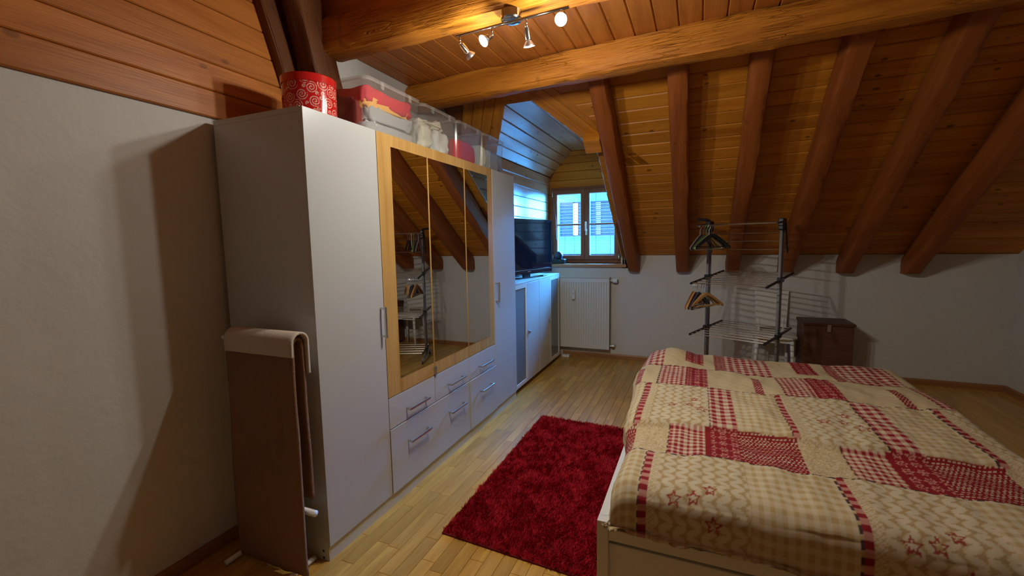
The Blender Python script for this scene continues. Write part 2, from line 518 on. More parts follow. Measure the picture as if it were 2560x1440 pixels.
for k, (x, y0, y1, w) in enumerate(staves[:300]):
    key = (round(y1 - y0, 4), round(w, 4))
    if key not in smesh:
        mb = MB(); stave(mb, -w / 2, -(y1 - y0) / 2, (y1 - y0) / 2, w); smesh[key] = mb.mesh('plank'); smesh[key].materials.append(M['floor_stave'])
    o = bpy.data.objects.new('plank', smesh[key]); C.objects.link(o)
    o.location = Vector((x + w / 2, (y0 + y1) / 2, 0)) - world_of(floor); o.parent = floor
mb = MB()
for (x, y0, y1, w) in staves[300:]: stave(mb, x, y0, y1, w)
o = part('planks', mb, 'floor_stave', floor); o['kind'] = 'stuff'

# ------------------------------------------------------------------ flat ceiling
ZH, YH = 2.86, 1.975          # the ceiling is higher on the near side of the lamp beam
ceil = part('ceiling', MB().box(XL - .1, YH + .022, ZC + .022, XR + .1, YT + .02, ZC + .14).box(XL - .1, YB - .1, ZH + .022, XR + .1, YH + .1, ZH + .14)
            .box(XL - .1, YH + .0, ZC - .0, XR + .1, YH + .12, ZH + .03), 'ceiling_board')
tag(ceil, 'flat ceiling of warm brown wooden boards', 'ceiling', kind='structure')
x = XL
while x < XR:
    x1 = min(x + .122, XR)
    board('plank', (x, YH + .03, ZC), (x, YT, ZC), (x1, YT, ZC), (x1, YH + .03, ZC), (0, 0, -1), 'ceiling_board', ceil, ch=.006)
    board('plank', (x, YB, ZH), (x, YH, ZH), (x1, YH, ZH), (x1, YB, ZH), (0, 0, -1), 'ceiling_board', ceil, ch=.006)
    x += .122

# ------------------------------------------------------------------ roof slope with the dormer opening
slope = empty('ceiling_slope', (0, YT, ZC), 'sloping ceiling of golden pine boards around the dormer', 'ceiling', kind='structure')
OUT = -RN * .16
back = -RN * .022
mb = MB()
mb.prism([RP(SR, YTOP) + back, RP(DR, YDR) + back, RP(DR, YF + .4) + back, RP(XR + .1, YF + .4) + back, RP(XR + .1, YT - .1) + back, RP(SR, YT - .1) + back], OUT)
mb.prism([RP(SL, YTOP) + back, RP(DL - .03, YDL) + back, RP(DL - .03, YF + .4) + back, RP(XL - .1, YF + .4) + back, RP(XL - .1, YT - .1) + back, RP(SL, YT - .1) + back], OUT)
mb.prism([RP(SL, YT - .1) + back, RP(SL, YTOP) + back, RP(SR, YTOP) + back, RP(SR, YT - .1) + back], OUT)
part('backing', mb, 'dark_beam_wood', slope)
BW = .1195
def valley_x(y, off):     # right valley edge, shifted right by off
    return SR + (DR - SR) * (y - YTOP) / (YDR - YTOP) + off
VOFF = .27
dy = BW * math.cos(ANG)
y = YF
k = 0
while y > YT + .01:
    y0, y1 = max(YT, y - dy), y
    xl0 = max(min(valley_x(y0, VOFF), -.80), -1.2); xl1 = min(valley_x(y1, VOFF), -.80)
    board('plank', RP(xl0, y0), RP(XR, y0), RP(XR, y1), RP(xl1, y1), RN, 'slope_board', slope, ch=.007)
    y -= dy; k += 1
# boards along the right valley edge
nv = 3
for i in range(nv):
    o0, o1 = VOFF * i / nv, VOFF * (i + 1) / nv
    ya, yb = YT, YDR + .18
    A, B = RP(valley_x(ya, o0), ya), RP(min(valley_x(yb, o0), 9), yb)
    D, Cc = RP(valley_x(ya, o1), ya), RP(valley_x(yb, o1), yb)
    if i == 0: A = RP(SR, YTOP); 
    board('plank', A, B, Cc, D, RN, 'slope_board', slope, ch=.005)
# boards over the opening and left of it
board('plank', RP(SL - .05, YT), RP(SR + .1, YT), RP(SR, YTOP), RP(SL, YTOP), RN, 'slope_board', slope, ch=.003)
def valley_l(y, off): return SL + (DL - SL) * (y - YTOP) / (YDL - YTOP) - off
for i in range(4):
    o0, o1 = .1 * i, .1 * (i + 1)
    ya, yb = (YTOP if i == 0 else YT), YDL + .05
    board('plank', RP(valley_l(ya, o0), ya), RP(valley_l(yb, o0), yb), RP(valley_l(yb, o1), yb), RP(valley_l(YT, o1), YT), RN, 'slope_board', slope, ch=.005)
y = YF
while y > YDL + .1:
    y0 = y - dy
    board('plank', RP(XL, y0), RP(DL - .028, y0), RP(DL - .028, y), RP(XL, y), RN, 'slope_board', slope, ch=.007)
    y -= dy

# ------------------------------------------------------------------ dormer
dorm = empty('ceiling_dormer', ((SL + SR) / 2, YTOP, ZS), 'knotty pine ceiling of the dormer lit blue by the window', 'ceiling', kind='structure')
def V(*a): return Vector(a)
YE = YW + .06
mb = MB()
nl = V(-(ZS - ZDL), 0, (SL - DL)).normalized(); nl = V(-abs(nl.x), 0, abs(nl.z))
nr_ = V(abs(ZS - ZDR), 0, abs(DR - SR)).normalized()
e = .022
mb.prism([V(SL, YTOP, ZS) + nl * e, V(DL, YDL, ZDL) + nl * e, V(DL, YE, ZDL) + nl * e, V(SL, YE, ZS) + nl * e], nl * .12)
mb.prism([V(SR, YTOP, ZS) + nr_ * e, V(DR, YDR, ZDR) + nr_ * e, V(DR, YE, ZDR) + nr_ * e, V(SR, YE, ZS) + nr_ * e], nr_ * .12)
mb.prism([V(SL - .1, YTOP, ZS + e), V(SR + .1, YTOP, ZS + e), V(SR + .1, YE, ZS + e), V(SL - .1, YE, ZS + e)], (0, 0, .14))
part('backing', mb, 'dark_beam_wood', dorm)
board('plank', (SL, YTOP, ZS), (SL, YW, ZS), (SR, YW, ZS), (SR, YTOP, ZS), (0, 0, -1), 'dormer_board', dorm, ch=.004)
for side, (xs, xd, zd, nn) in enumerate(((SL, DL, ZDL, -nl), (SR, DR, ZDR, -nr_))):
    for i in range(4):
        t0, t1 = i / 4, (i + 1) / 4
        p = [V(xs + (xd - xs) * t, roof_y(ZS + (zd - ZS) * t), ZS + (zd - ZS) * t) for t in (t0, t1)]
        q = [V(v.x, YW, v.z) for v in p]
        board('plank', p[0], q[0], q[1], p[1], nn, 'dormer_board', dorm, ch=.006, gap=.0015)
# cheeks
for nm, xc, zd, sx, lab in (('wall_dormer_left', DL, ZDL, 1, 'knotty pine side wall of the dormer behind the television'), ('wall_dormer_right', DR, ZDR, -1, 'pine side wall of the dormer behind the leaning rafter')):
    xo = xc - sx * .022
    mb = MB().prism([V(xo, YE, 1.1), V(xo, YE, zd + .05), V(xo, roof_y(zd) - .02, zd + .05), V(xo, YF, 1.2), V(xo, YF, 1.1)], (-sx * .12, 0, 0))
    if sx > 0: mb.prism([V(xo, YF + .02, 1.06), V(xo, YF + .02, 1.3), V(xo, roof_y(zd), zd), V(xo, 4.12, zd - .1), V(xo, 4.12, 1.06)], (-.02, 0, 0))
    cheek = part(nm, mb, 'dark_beam_wood'); tag(cheek, lab, 'wall', kind='structure')
    z = zd
    while z > (1.08 if sx > 0 else 1.16):
        z0 = max(z - .11, 1.065 if sx > 0 else 1.145)
        ya, yb = roof_y(z), roof_y(z0)
        if sx > 0: ya, yb = min(ya, 4.12), min(yb, 4.12)
        board('plank', (xc, min(yb, YF + .02), z0), (xc, YW, z0), (xc, YW, z), (xc, min(ya, YF + .02), z), (sx, 0, 0), 'dormer_board', cheek, ch=.005, gap=.0012)
        z -= .11
# window wall (gable)
WX0, WX1, WZ0, WZ1 = -1.765, -.868, 1.150, 2.105
gable = part('wall_dormer_gable', MB().box(DL - .1, YW + .022, 1.05, WX0, YW + .14, 2.7).box(WX1, YW + .022, 1.05, DR + .1, YW + .14, 2.7)
             .box(WX0, YW + .022, WZ1, WX1, YW + .14, 2.7).box(WX0, YW + .022, 1.0, WX1, YW + .14, WZ0), 'dark_beam_wood')
tag(gable, 'pine gable wall above and around the dormer window', 'wall', kind='structure')
def gx(z):
    l = DL if z <= ZDL else DL + (SL - DL) * (z - ZDL) / (ZS - ZDL)
    r = DR if z <= ZDR else DR + (SR - DR) * (z - ZDR) / (ZS - ZDR)
    return l, r
zs = [WZ1, 2.20, 2.31, 2.41, 2.50, ZS]
for z0, z1 in zip(zs[:-1], zs[1:]):
    (l0, r0), (l1, r1) = gx(z0), gx(z1)
    board('plank', (l0, YW, z0), (r0, YW, z0), (r1, YW, z1), (l1, YW, z1), (0, -1, 0), 'slope_board', gable, ch=.004)
z = 1.15
while z < WZ1 - .01:
    z1 = min(z + .11, WZ1)
    for xa, xb in ((DL, WX0), (WX1, DR)):
        board('plank', (xa, YW, z), (xb, YW, z), (xb, YW, z1), (xa, YW, z1), (0, -1, 0), 'slope_board', gable, ch=.003)
    z = z1

mb = MB().prism([RP(DR + .012, YDR - .03), RP(DR + .06, YDR - .03), RP(DR + .06, YF - .03), RP(DR + .012, YF - .03)], RN * .014)
part('edge_batten', mb, 'slope_board', slope)
# ------------------------------------------------------------------ walls
wl = part('wall_left', MB().box(XL - .15, YB - .1, -.1, XL, YF + .4, ZC + .4), 'wall_plaster'); tag(wl, 'white plastered wall behind the wardrobe', 'wall', kind='structure')
wf = part('wall_far', MB().box(XL - .1, YF, -.1, DL - .01, YF + .34, 1.25).box(DL - .01, YF, -.1, DR + .01, YF + .34, 1.11).box(DR + .01, YF, -.1, XR + .1, YF + .34, 1.25), 'wall_plaster')
tag(wf, 'white plastered knee wall under the sloping ceiling', 'wall', kind='structure')
wr = part('wall_right', MB().box(XR, YB - .1, -.1, XR + .15, YF + .4, ZC + .4), 'wall_plaster'); tag(wr, 'white plastered wall beyond the bed', 'wall', kind='structure')
wb = part('wall_back', MB().box(XL - .1, YB - .15, -.1, XR + .1, YB, ZC + .4), 'wall_plaster'); tag(wb, 'white plastered wall behind the viewer', 'wall', kind='structure')
# board cladding on the upper part of the left wall
z = 2.02
while z < ZH - .01:
    z1 = min(z + .122, ZH)
    board('plank', (XL + .02, YB, z), (XL + .02, 1.90, z), (XL + .02, 1.90, z1), (XL + .02, YB, z1), (1, 0, 0), 'ceiling_board', wl, ch=.005)
    z = z1
def base_profile(p0, p1, inward, name, mat, label):
    p0, p1, n = Vector(p0), Vector(p1), Vector(inward)
    prof = [(0, 0), (.014, 0), (.014, .045), (.008, .058), (0, .058)]
    mb = MB().prism([p0 + n * a + Vector((0, 0, b_)) for a, b_ in prof], p1 - p0)
    tag(part(name, mb, mat), label, 'baseboard', kind='structure')
base_profile((-1.55, YF, 0), (XR, YF, 0), (0, -1, 0), 'baseboard_far', 'base_wood', 'brown wooden baseboard along the knee wall')
base_profile((XL, YB, 0), (XL, 1.36, 0), (1, 0, 0), 'baseboard_left', 'base_wood_y', 'brown wooden baseboard along the wardrobe wall')
base_profile((XR, YB, 0), (XR, YF - .02, 0), (-1, 0, 0), 'baseboard_right', 'base_wood_y', 'brown wooden baseboard beyond the bed')

# ------------------------------------------------------------------ timbers
timber('ceiling_beam', (XL - .05, 3.00, 2.545), (XR + .05, 2.70, 2.545), (0, 0, 1), .165, .185, 'beam_wood', 'rough worm-eaten ceiling beam in front of the dormer, holding the rafter heads', seed=1, amp=.008, wane=.02)
timber('ceiling_beam', (-1.865, 1.970, 2.54), (XR + .05, 1.872, 2.54), (0, 0, 1), .16, .20, 'beam_wood', 'heavy ceiling beam that carries the chrome spotlight bar', seed=2, amp=.006, wane=.014)
def rafter(x0, x1, label, seed):
    w = x1 - x0; h = .20; xc = (x0 + x1) / 2
    ye, yt = 5.235, 3.02
    # underside passes (5.2, 1.07); centre line is h/2 above it along the slope normal
    c = lambda yy: Vector((xc, yy, 1.07 + (5.2 - yy) * TN)) - RN * (h / 2)
    xd = (c(yt) - c(ye)).normalized()
    timber('rafter', c(5.2) - xd * (h / 2 / TN), c(yt), -RN, w, h, 'rafter_wood', label, 'rafter', amp=.004, seed=seed, wane=.008, ends=(-1 / TN, 0), group='roof rafters')
rafter(-.742, -.618, 'dark brown rafter slanting down across the edge of the dormer window', 3)
rafter(-.222, -.086, 'dark brown rafter coming down beside the clothes hangers', 4)
rafter(.275, .405, 'dark brown rafter above the drying rack', 5)
rafter(.765, .895, 'dark brown rafter above the white chair', 6)
rafter(1.27, 1.40, 'dark brown rafter, second from the wall beyond the bed', 7)
rafter(1.78, 1.91, 'dark brown rafter nearest the wall beyond the bed', 8)
timber('timber_post', (-1.925, 2.035, 2.004), (-1.925, 1.745, 2.95), (1, 0, 0), .185, .13, 'timber_dark', 'dark leaning timber strut rising behind the red round tin', 'post', amp=.004, seed=9, wane=.012)
timber('timber_post', (-2.035, 1.93, 2.004), (-2.035, 1.60, 2.95), (1, 0, 0), .11, .06, 'timber_dark', 'thin dark strut beside the leaning timber on the wardrobe wall', 'post', amp=.003, seed=10, wane=.008)
blk = part('trimmer_block', MB().prism([RP(-.915, 3.80), RP(-.775, 3.80), RP(-.775, 3.92), RP(-.915, 3.92)], RN * .085), 'slope_board', bevel=.004)
tag(blk, 'small square pine block fixed between dormer edge and slanting rafter', 'wood block', kind='thing')

# ------------------------------------------------------------------ window
win = empty('window_1', ((WX0 + WX1) / 2, YW, WZ0), 'brown wooden casement window with two sashes in the dormer', 'window', kind='structure')
YI = 5.54
fr = MB().box(WX0, YI, WZ0, WX0 + .045, YI + .08, WZ1).box(WX1 - .045, YI, WZ0, WX1, YI + .08, WZ1).box(WX0 + .045, YI, WZ1 - .045, WX1 - .045, YI + .08, WZ1).box(WX0 + .045, YI, WZ0, WX1 - .045, YI + .08, WZ0 + .055)
part('window_frame', fr, 'window_wood', win, bevel=.004)
XM = -1.3165
def sash(x0, x1):
    z0, z1 = WZ0 + .042, WZ1 - .032; t = .052; y0 = YI - .022
    mb = MB().box(x0, y0, z0, x0 + t, y0 + .06, z1).box(x1 - t, y0, z0, x1, y0 + .06, z1).box(x0 + t, y0, z0, x1 - t, y0 + .06, z0 + t).box(x0 + t, y0, z1 - t, x1 - t, y0 + .06, z1)
    s = part('sash', mb, 'window_wood_z', win, bevel=.004)
    gx0, gx1, gz0, gz1 = x0 + t, x1 - t, z0 + t, z1 - t
    part('pane', MB().box(gx0, y0 + .03, gz0, gx1, y0 + .034, gz1), 'window_glass', s)
    g = .006
    mb = MB().box(gx0, y0 + .012, gz0, gx0 + g, y0 + .03, gz1).box(gx1 - g, y0 + .012, gz0, gx1, y0 + .03, gz1).box(gx0, y0 + .012, gz0, gx1, y0 + .03, gz0 + g).box(gx0, y0 + .012, gz1 - g, gx1, y0 + .03, gz1)
    part('glazing_seal', mb, 'white_plastic', s)
    part('glazing_bar', MB().box(gx0, y0 + .014, 1.626, gx1, y0 + .029, 1.643), 'window_wood', s)
    return gx0, gx1, gz0, gz1
ga = sash(WX0 + .03, XM - .001)
gb = sash(XM + .001, WX1 - .03)
# handle
hy = YI - .022
mb = MB().box(XM + .004, hy - .008, 1.50, XM + .032, hy, 1.575)
hd = part('handle', mb, 'white_plastic', win, bevel=.004)
part('lever', MB().tube([(XM + .018, hy - .008, 1.555), (XM + .018, hy - .045, 1.555), (XM + .018, hy - .05, 1.57), (XM + .017, hy - .05, 1.665)], .009, 10), 'white_plastic', hd, smooth=True)
for hx, hz in ((WX0 + .026, 2.03), (WX0 + .026, 1.22), (WX1 - .026, 2.03), (WX1 - .026, 1.22)):
    part('hinge', MB().tube([(hx, hy - .008, hz - .04), (hx, hy - .008, hz + .04)], .009, 10), 'steel', win, smooth=True)
part('pull_cord', MB().tube([(WX0 + .03, hy - .012, 2.02), (WX0 + .055, hy - .014, 1.85), (WX0 + .075, hy - .014, 1.70), (WX0 + .08, hy - .014, 1.45)], .0025, 6), 'grey_plastic', win)
sill = part('windowsill', MB().box(DL + .002, 5.265, 1.112, DR + .07, YW + .01, 1.147), 'sill_wood', bevel=.004)
tag(sill, 'light wooden windowsill above the radiator', 'windowsill', kind='structure')
part('bounce_plate', MB().prism([(WX0, YW + .05, 1.135), (WX0, YW + .36, 1.10), (WX0, YW + .36, 1.09), (WX0, YW + .05, 1.125)], (WX1 - WX0, 0, 0)), 'bounce_plate', win)  # unseen plate added to bounce daylight up through the panes
sp = part('roller_strap', MB().tube([(-.86, 5.50, 1.75), (-.80, 5.30, 1.35), (-.79, 5.285, 1.15)], .006, 6), 'grey_plastic')
tag(sp, 'thin grey cord hanging beside the slanting rafter down to the sill', 'cord')
# venetian blinds between glass and outside
def blind(g, lab):
    x0, x1, z0, z1 = g
    b_ = empty('venetian_blind', ((x0 + x1) / 2, 5.60, z0), lab, 'blind', 'venetian blinds outside the window panes')
    y = 5.60; n = 19; dz = (z1 - z0 - .03) / n
    me = None
    for i in range(n):
        zz = z0 + .03 + dz * (i + .5)
        mb = MB().prism([(x0 + .004, y - .010, zz), (x0 + .004, y, zz + .0024), (x0 + .004, y + .010, zz - .001), (x0 + .004, y + .010, zz - .0018), (x0 + .004, y, zz + .0014), (x0 + .004, y - .010, zz - .0008)], (x1 - x0 - .008, 0, 0))
        if me is None:
            o = part('slat', mb, 'slat_metal', b_, origin=((x0 + x1) / 2, y, zz)); me = o.data
        else:
            o = bpy.data.objects.new('slat', me); C.objects.link(o); o.location = Vector(((x0 + x1) / 2, y, zz)) - world_of(b_); o.parent = b_
    for f in (.28, .68) if x0 < -1.5 else (.22, .80):
        part('cord', MB().tube([(x0 + (x1 - x0) * f, y - .016, z0 + .01), (x0 + (x1 - x0) * f, y - .016, z1)], .0022, 6), 'slat_metal', b_)
    part('bottom_rail', MB().box(x0 + .004, y - .014, z0 + .004, x1 - .004, y + .014, z0 + .018), 'slat_metal', b_)
blind(ga, 'open venetian blind behind the window pane beside the television')
blind(gb, 'open venetian blind behind the window pane next to the slanting rafter')

# ------------------------------------------------------------------ building outside
bl = empty('apartment_building', (-3.4, 15, -6), 'pale building facade with dark blue shutters seen through the window', 'building')
FY = 15.0
ops = [(-4.47, -3.72), (-3.39, -2.60), (-5.6, -4.85), (-2.2, -1.45), (-6.8, -6.05)]
FZ0, FZ1 = 1.575, 2.76
xs = sorted([v for o_ in ops for v in o_])
mb = MB().box(-9, FY, -6, 3, FY + .3, FZ0).box(-9, FY, FZ1, 3, FY + .3, 3.40)
edges = [-9] + xs + [3]
for i in range(0, len(edges), 2): mb.box(edges[i], FY, FZ0, edges[i + 1], FY + .3, FZ1)
part('wall', mb, 'facade_wall', bl)
part('roof', MB().prism([(-9.3, FY - .35, 3.35), (-9.3, FY + .3, 3.35), (-9.3, FY + 3, 3.7), (-9.3, FY + 3, 3.8), (-9.3, FY - .35, 3.47)], (12.6, 0, 0)), 'facade_pane', bl)
for (x0, x1) in ops:
    w = part('window', MB().box(x0, FY + .16, FZ0, x1, FY + .2, FZ1), 'facade_pane', bl)
    lx = x0 + (.40 if x0 < -3.5 else .19) * (x1 - x0) * (1.48 if x0 < -3.5 else 1)
    part('shutter', MB().box(x0, FY + .08, FZ0, lx, FY + .12, FZ1), 'facade_shutter', w)
    part('yellow_strip', MB().box(lx, FY + .10, FZ0 + .04, lx + .18, FY + .14, FZ1 - .04), 'facade_yellow', w)  # narrow yellow strip beside the shutter
    mb = MB(); zz = FZ0 + .03
    while zz < FZ1 - .03:
        mb.box(x0, FY + .055, zz, x1, FY + .066, zz + .03) if lx < x0 + .2 else mb.box(x0, FY + .055, zz, lx, FY + .066, zz + .03)
        zz += .065
    part('louvres', mb, 'facade_shutter', w)['kind'] = 'stuff'
    part('sill', MB().box(x0 - .05, FY - .06, FZ0 - .05, x1 + .05, FY + .1, FZ0), 'facade_wall', w)
ra_ = part('bounce_slope', MB().prism([(-4.5, YW + .42, 1.02), (-4.5, YW + 2.4, -.40), (-4.5, YW + 2.4, -.50), (-4.5, YW + .42, .92)], (7, 0, 0)), 'bounce_plate'); tag(ra_, 'unseen pale slope added below the dormer window to bounce daylight up', 'roof', kind='structure')  # unseen reflector, added to throw daylight up onto the dormer ceiling
gr = part('ground_outside', MB().box(-30, 6.2, -6.4, 30, 40, -6.0), 'ground_outside'); tag(gr, 'street level below the window', 'ground', kind='structure')

# ------------------------------------------------------------------ radiator
RX0, RX1, RZ0, RZ1 = -1.565, -.948, .125, .992
rad = empty('radiator', ((RX0 + RX1) / 2, YF, 0), 'cream panel radiator with vertical ribs under the windowsill', 'radiator')
y0 = 5.215
nrib = 19; pts = []
wd = RX1 - RX0
for i in range(nrib):
    xa = RX0 + .02 + (wd - .04) * i / nrib; s = (wd - .04) / nrib
    pts += [(xa, y0), (xa + s * .30, y0), (xa + s * .42, y0 + .008), (xa + s * .88, y0 + .008)]
pts += [(RX1 - .02, y0)]
front = [(RX0, y0)] + pts + [(RX1, y0)]
poly = [Vector((p[0], p[1], RZ0 + .05)) for p in front] + [Vector((RX1, y0 + .02, RZ0 + .05)), Vector((RX0, y0 + .02, RZ0 + .05))]
mb = MB()
n = len(poly); mb.v = [tuple(p) for p in poly] + [(p.x, p.y, RZ1 - .06) for p in poly]
for i in range(n):
    j = (i + 1) % n; mb.f.append((i, j, n + j, n + i))
mb.box(RX0, y0, RZ1 - .06, RX1, y0 + .02, RZ1 - .006).box(RX0, y0, RZ0, RX1, y0 + .02, RZ0 + .05)
part('front_panel', mb, 'radiator_paint', rad)
part('back_panel', MB().box(RX0, y0 + .05, RZ0, RX1, y0 + .075, RZ1 - .006), 'radiator_paint', rad, bevel=.003)
mb = MB()
for i in range(30):
    xa = RX0 + wd * (i + .2) / 30; mb.box(xa, y0 + .004, RZ1 - .004, xa + wd * .018, y0 + .07, RZ1 + .004)
mb.box(RX0, y0, RZ1 - .01, RX1, y0 + .006, RZ1 + .006).box(RX0, y0 + .068, RZ1 - .01, RX1, y0 + .075, RZ1 + .006)
part('top_grille', mb, 'radiator_paint', rad)
part('side_panel', MB().box(RX1 - .004, y0, RZ0, RX1, y0 + .075, RZ1), 'radiator_paint', rad)
part('side_panel', MB().box(RX0, y0, RZ0, RX0 + .004, y0 + .075, RZ1), 'radiator_paint', rad)
for xx in (RX0 + .1, RX1 - .1): part('bracket', MB().box(xx - .015, y0 + .07, RZ1 - .25, xx + .015, YF, RZ1 - .1), 'radiator_paint', rad)
va = part('thermostat_valve', MB().lathe((RX1 - .005, y0 + .04, .955), (1, -.15, 0), [(0, .012), (.03, .012), (.03, .022), (.045, .027), (.085, .025), (.09, .019)], 20), 'white_plastic', rad, smooth=False, bevel=.001)
part('valve_cap', MB().lathe((RX1 + .086, y0 + .026, .955), (1, -.15, 0), [(0, .014), (.004, .013)], 16), 'black_plastic', va)
part('return_fitting', MB().tube([(RX1 - .01, y0 + .04, .165), (RX1 + .045, y0 + .04, .165), (RX1 + .05, YF, .165)], .012, 10).lathe((RX1 + .02, y0 + .04, .165), (1, 0, 0), [(0, .019), (.026, .019)], 6), 'steel', rad)
part('supply_pipe', MB().tube([(RX1 + .02, y0 + .04, .955), (RX1 + .022, YF, .955)], .011, 10), 'steel', rad)
hm = part('heat_meter', MB().box(-1.405, y0 - .028, .725, -1.365, y0, .835), 'white_plastic', rad, bevel=.004)
part('meter_window', MB().box(-1.393, y0 - .0295, .797, -1.377, y0 - .028, .806), 'grey_plastic', hm)
part('meter_base', MB().box(-1.400, y0 - .02, .716, -1.37, y0, .725), 'grey_plastic', hm)

# ------------------------------------------------------------------ wardrobe
WX, WY0, WW, WH = -1.5, 1.39, .45, 2.0
wd_ = empty('wardrobe', (-1.77, WY0 + 2.5 * WW, 0), 'large white five-door wardrobe with a mirrored oak-framed middle', 'wardrobe')
XB, XC = -2.045, -1.522
WY1 = WY0 + 5 * WW
part('side_panel', MB().box(XB, WY0 + .002, 0, XC + .004, WY0 + .022, WH - .0225), 'white_carcass', wd_, bevel=.001)
part('side_panel', MB().box(XB, WY1 - .02, 0, XC + .004, WY1, WH - .0225), 'white_carcass', wd_, bevel=.001)
part('top_panel', MB().box(XB, WY0 + .002, WH - .022, XC + .006, WY1, WH + .001), 'white_carcass', wd_, bevel=.001)
part('back_panel', MB().box(XB - .004, WY0 + .01, .06, XB, WY1 - .01, WH - .01), 'white_carcass', wd_)
part('bottom_panel', MB().box(XB, WY0 + .022, .06, XC, WY1 - .02, .08), 'white_carcass', wd_)
part('plinth', MB().box(XC - .012, WY0 + .004, 0, XC + .012, WY1 - .002, .068), 'plinth_grey', wd_)
for k in (1, 3, 4):
    part('divider', MB().box(XB, WY0 + k * WW - .008, .08, XC, WY0 + k * WW + .008, WH - .022), 'white_carcass', wd_)
for sx_, sz_ in ((XC - .02, .045), (XC - .02, .012)):
    part('screw_cap', MB().lathe((sx_, WY0 + .002, sz_), (0, -1, 0), [(0, .006), (.001, .006)], 10), 'blue_black', wd_)
G = .002
def yk(k): return WY0 + k * WW
def bar_handle(par, p, q, out):
    p, q, out = Vector(p), Vector(q), Vector(out); t = .006
    d = (q - p).normalized(); u = d.cross(out).normalized()
    mb = MB()
    def bx(c0, c1, th1, th2):
        pass
    a, b_ = p + out, q + out
    def slab(s0, s1, half_u, half_o, o_dir):
        ax = (s1 - s0).normalized(); oo = o_dir; uu = ax.cross(oo).normalized()
        poly = [s0 + uu * half_u + oo * half_o, s0 - uu * half_u + oo * half_o, s0 - uu * half_u - oo * half_o, s0 + uu * half_u - oo * half_o]
        mb.prism(poly, s1 - s0)
    on = out.normalized()
    slab(a - d * .006, b_ + d * .006, t, .005, on)
    slab(p + d * .002, a + d * .002, t, .005, d)
    slab(q - d * .002, b_ - d * .002, t, .005, d)
    return part('handle', mb, 'steel', par, bevel=.0015)
def door(k, mat, z0, z1=WH - .002):
    return part('door', MB().box(WX - .019, yk(k) + G, z0, WX, yk(k + 1) - G, z1), mat, wd_, bevel=.0012)
d1 = door(0, 'white_lacquer', .073); bar_handle(d1, (WX, 1.812, .955), (WX, 1.812, 1.105), (.03, 0, 0))
d5 = door(4, 'white_lacquer', .073); bar_handle(d5, (WX, 3.222, .955), (WX, 3.222, 1.105), (.03, 0, 0))
mz0, mz1 = .695, 1.937
for k, (ya, yb) in ((1, (1.95, yk(2) - .007)), (2, (yk(2) + .007, yk(3) - .007)), (3, (yk(3) + .007, 3.10))):
    dd = door(k, 'oak_frame', .612)
    part('mirror', MB().box(WX - .002, ya, mz0, WX + .0015, yb, mz1), 'mirror', dd)
part('door_clip', MB().box(WX, yk(2) - .012, .618, WX + .012, yk(2) + .012, .668), 'steel', wd_, bevel=.002)
for k in (1, 2, 3):
    dr = part('drawer', MB().box(WX - .019, yk(k) + G, .439, WX, yk(k + 1) - G, .608), 'white_lacquer', wd_, bevel=.0012)
    c = yk(k) + .245
    bar_handle(dr, (WX, c - .095, .505), (WX, c + .095, .505), (.03, 0, 0))
dr = part('drawer', MB().box(WX - .017, yk(1) + G, .073, WX + .003, yk(3) - G, .434), 'white_lacquer', wd_, bevel=.0012)
for c in (yk(1) + .245, yk(2) + .245): bar_handle(dr, (WX + .003, c - .095, .315), (WX + .003, c + .095, .315), (.03, 0, 0))
dr = part('drawer', MB().box(WX - .017, yk(3) + G, .073, WX + .006, yk(4) - G, .434), 'white_lacquer', wd_, bevel=.0012)
c = yk(3) + .245; bar_handle(dr, (WX + .006, c - .095, .315), (WX + .006, c + .095, .315), (.03, 0, 0))

# ------------------------------------------------------------------ cabinets under the television
CX, CZ = -1.53, 1.048
def cabinet(y0, y1, doors, label):
    c = empty('cabinet', (-1.72, (y0 + y1) / 2, 0), label, 'cabinet')
    xb = -1.93
    part('side_panel', MB().box(xb, y0, .05, CX - .02, y0 + .018, CZ - .018), 'cabinet_frame', c)
    part('side_panel', MB().box(xb, y1 - .018, .05, CX - .02, y1, CZ - .018), 'cabinet_frame', c)
    part('top_panel', MB().box(xb, y0, CZ - .018, CX, y1, CZ), 'white_lacquer', c, bevel=.0015)
    part('bottom_panel', MB().box(xb, y0 + .018, .05, CX - .02, y1 - .018, .068), 'cabinet_frame', c)
    part('back_panel', MB().box(xb - .004, y0, .05, xb, y1, CZ - .01), 'cabinet_frame', c)
    part('plinth', MB().box(CX - .08, y0 + .02, 0, CX - .06, y1 - .02, .05).box(xb + .02, y0 + .02, 0, xb + .04, y1 - .02, .05), 'plinth_dark', c)
    dw = (y1 - y0) / 2
    for i, kind in enumerate(doors):
        ya, yb = y0 + i * dw + .0015, y0 + (i + 1) * dw - .0015; z0, z1 = .052, CZ - .02
        if kind == 'white':
            d = part('door', MB().box(CX - .019, ya, z0, CX, yb, z1), 'cabinet_front', c, bevel=.0015)
        else:
            t = .038
            d = part('door', MB().box(CX - .019, ya, z0, CX, ya + t, z1).box(CX - .019, yb - t, z0, CX, yb, z1).box(CX - .019, ya + t, z0, CX, yb - t, z0 + t).box(CX - .019, ya + t, z1 - t, CX, yb - t, z1), 'cabinet_frame', c, bevel=.0015)
            part('frosted_glass', MB().box(CX - .012, ya + t, z0 + t, CX - .007, yb - t, z1 - t), 'frosted_pane', d)
        if kind == 'white':
            yy = ya + .03 if i == 1 else yb - .03
            k = part('knob', MB().box(CX, yy - .018, .522, CX + .006, yy + .018, .562), 'steel', d, bevel=.001)
            part('knob_plate', MB().box(CX + .006, yy - .012, .530, CX + .022, yy + .012, .556), 'steel', d, bevel=.002)
    return c
cabinet(3.655, 4.362, ('glass', 'white'), 'low white cabinet next to the wardrobe with a frosted glass door')
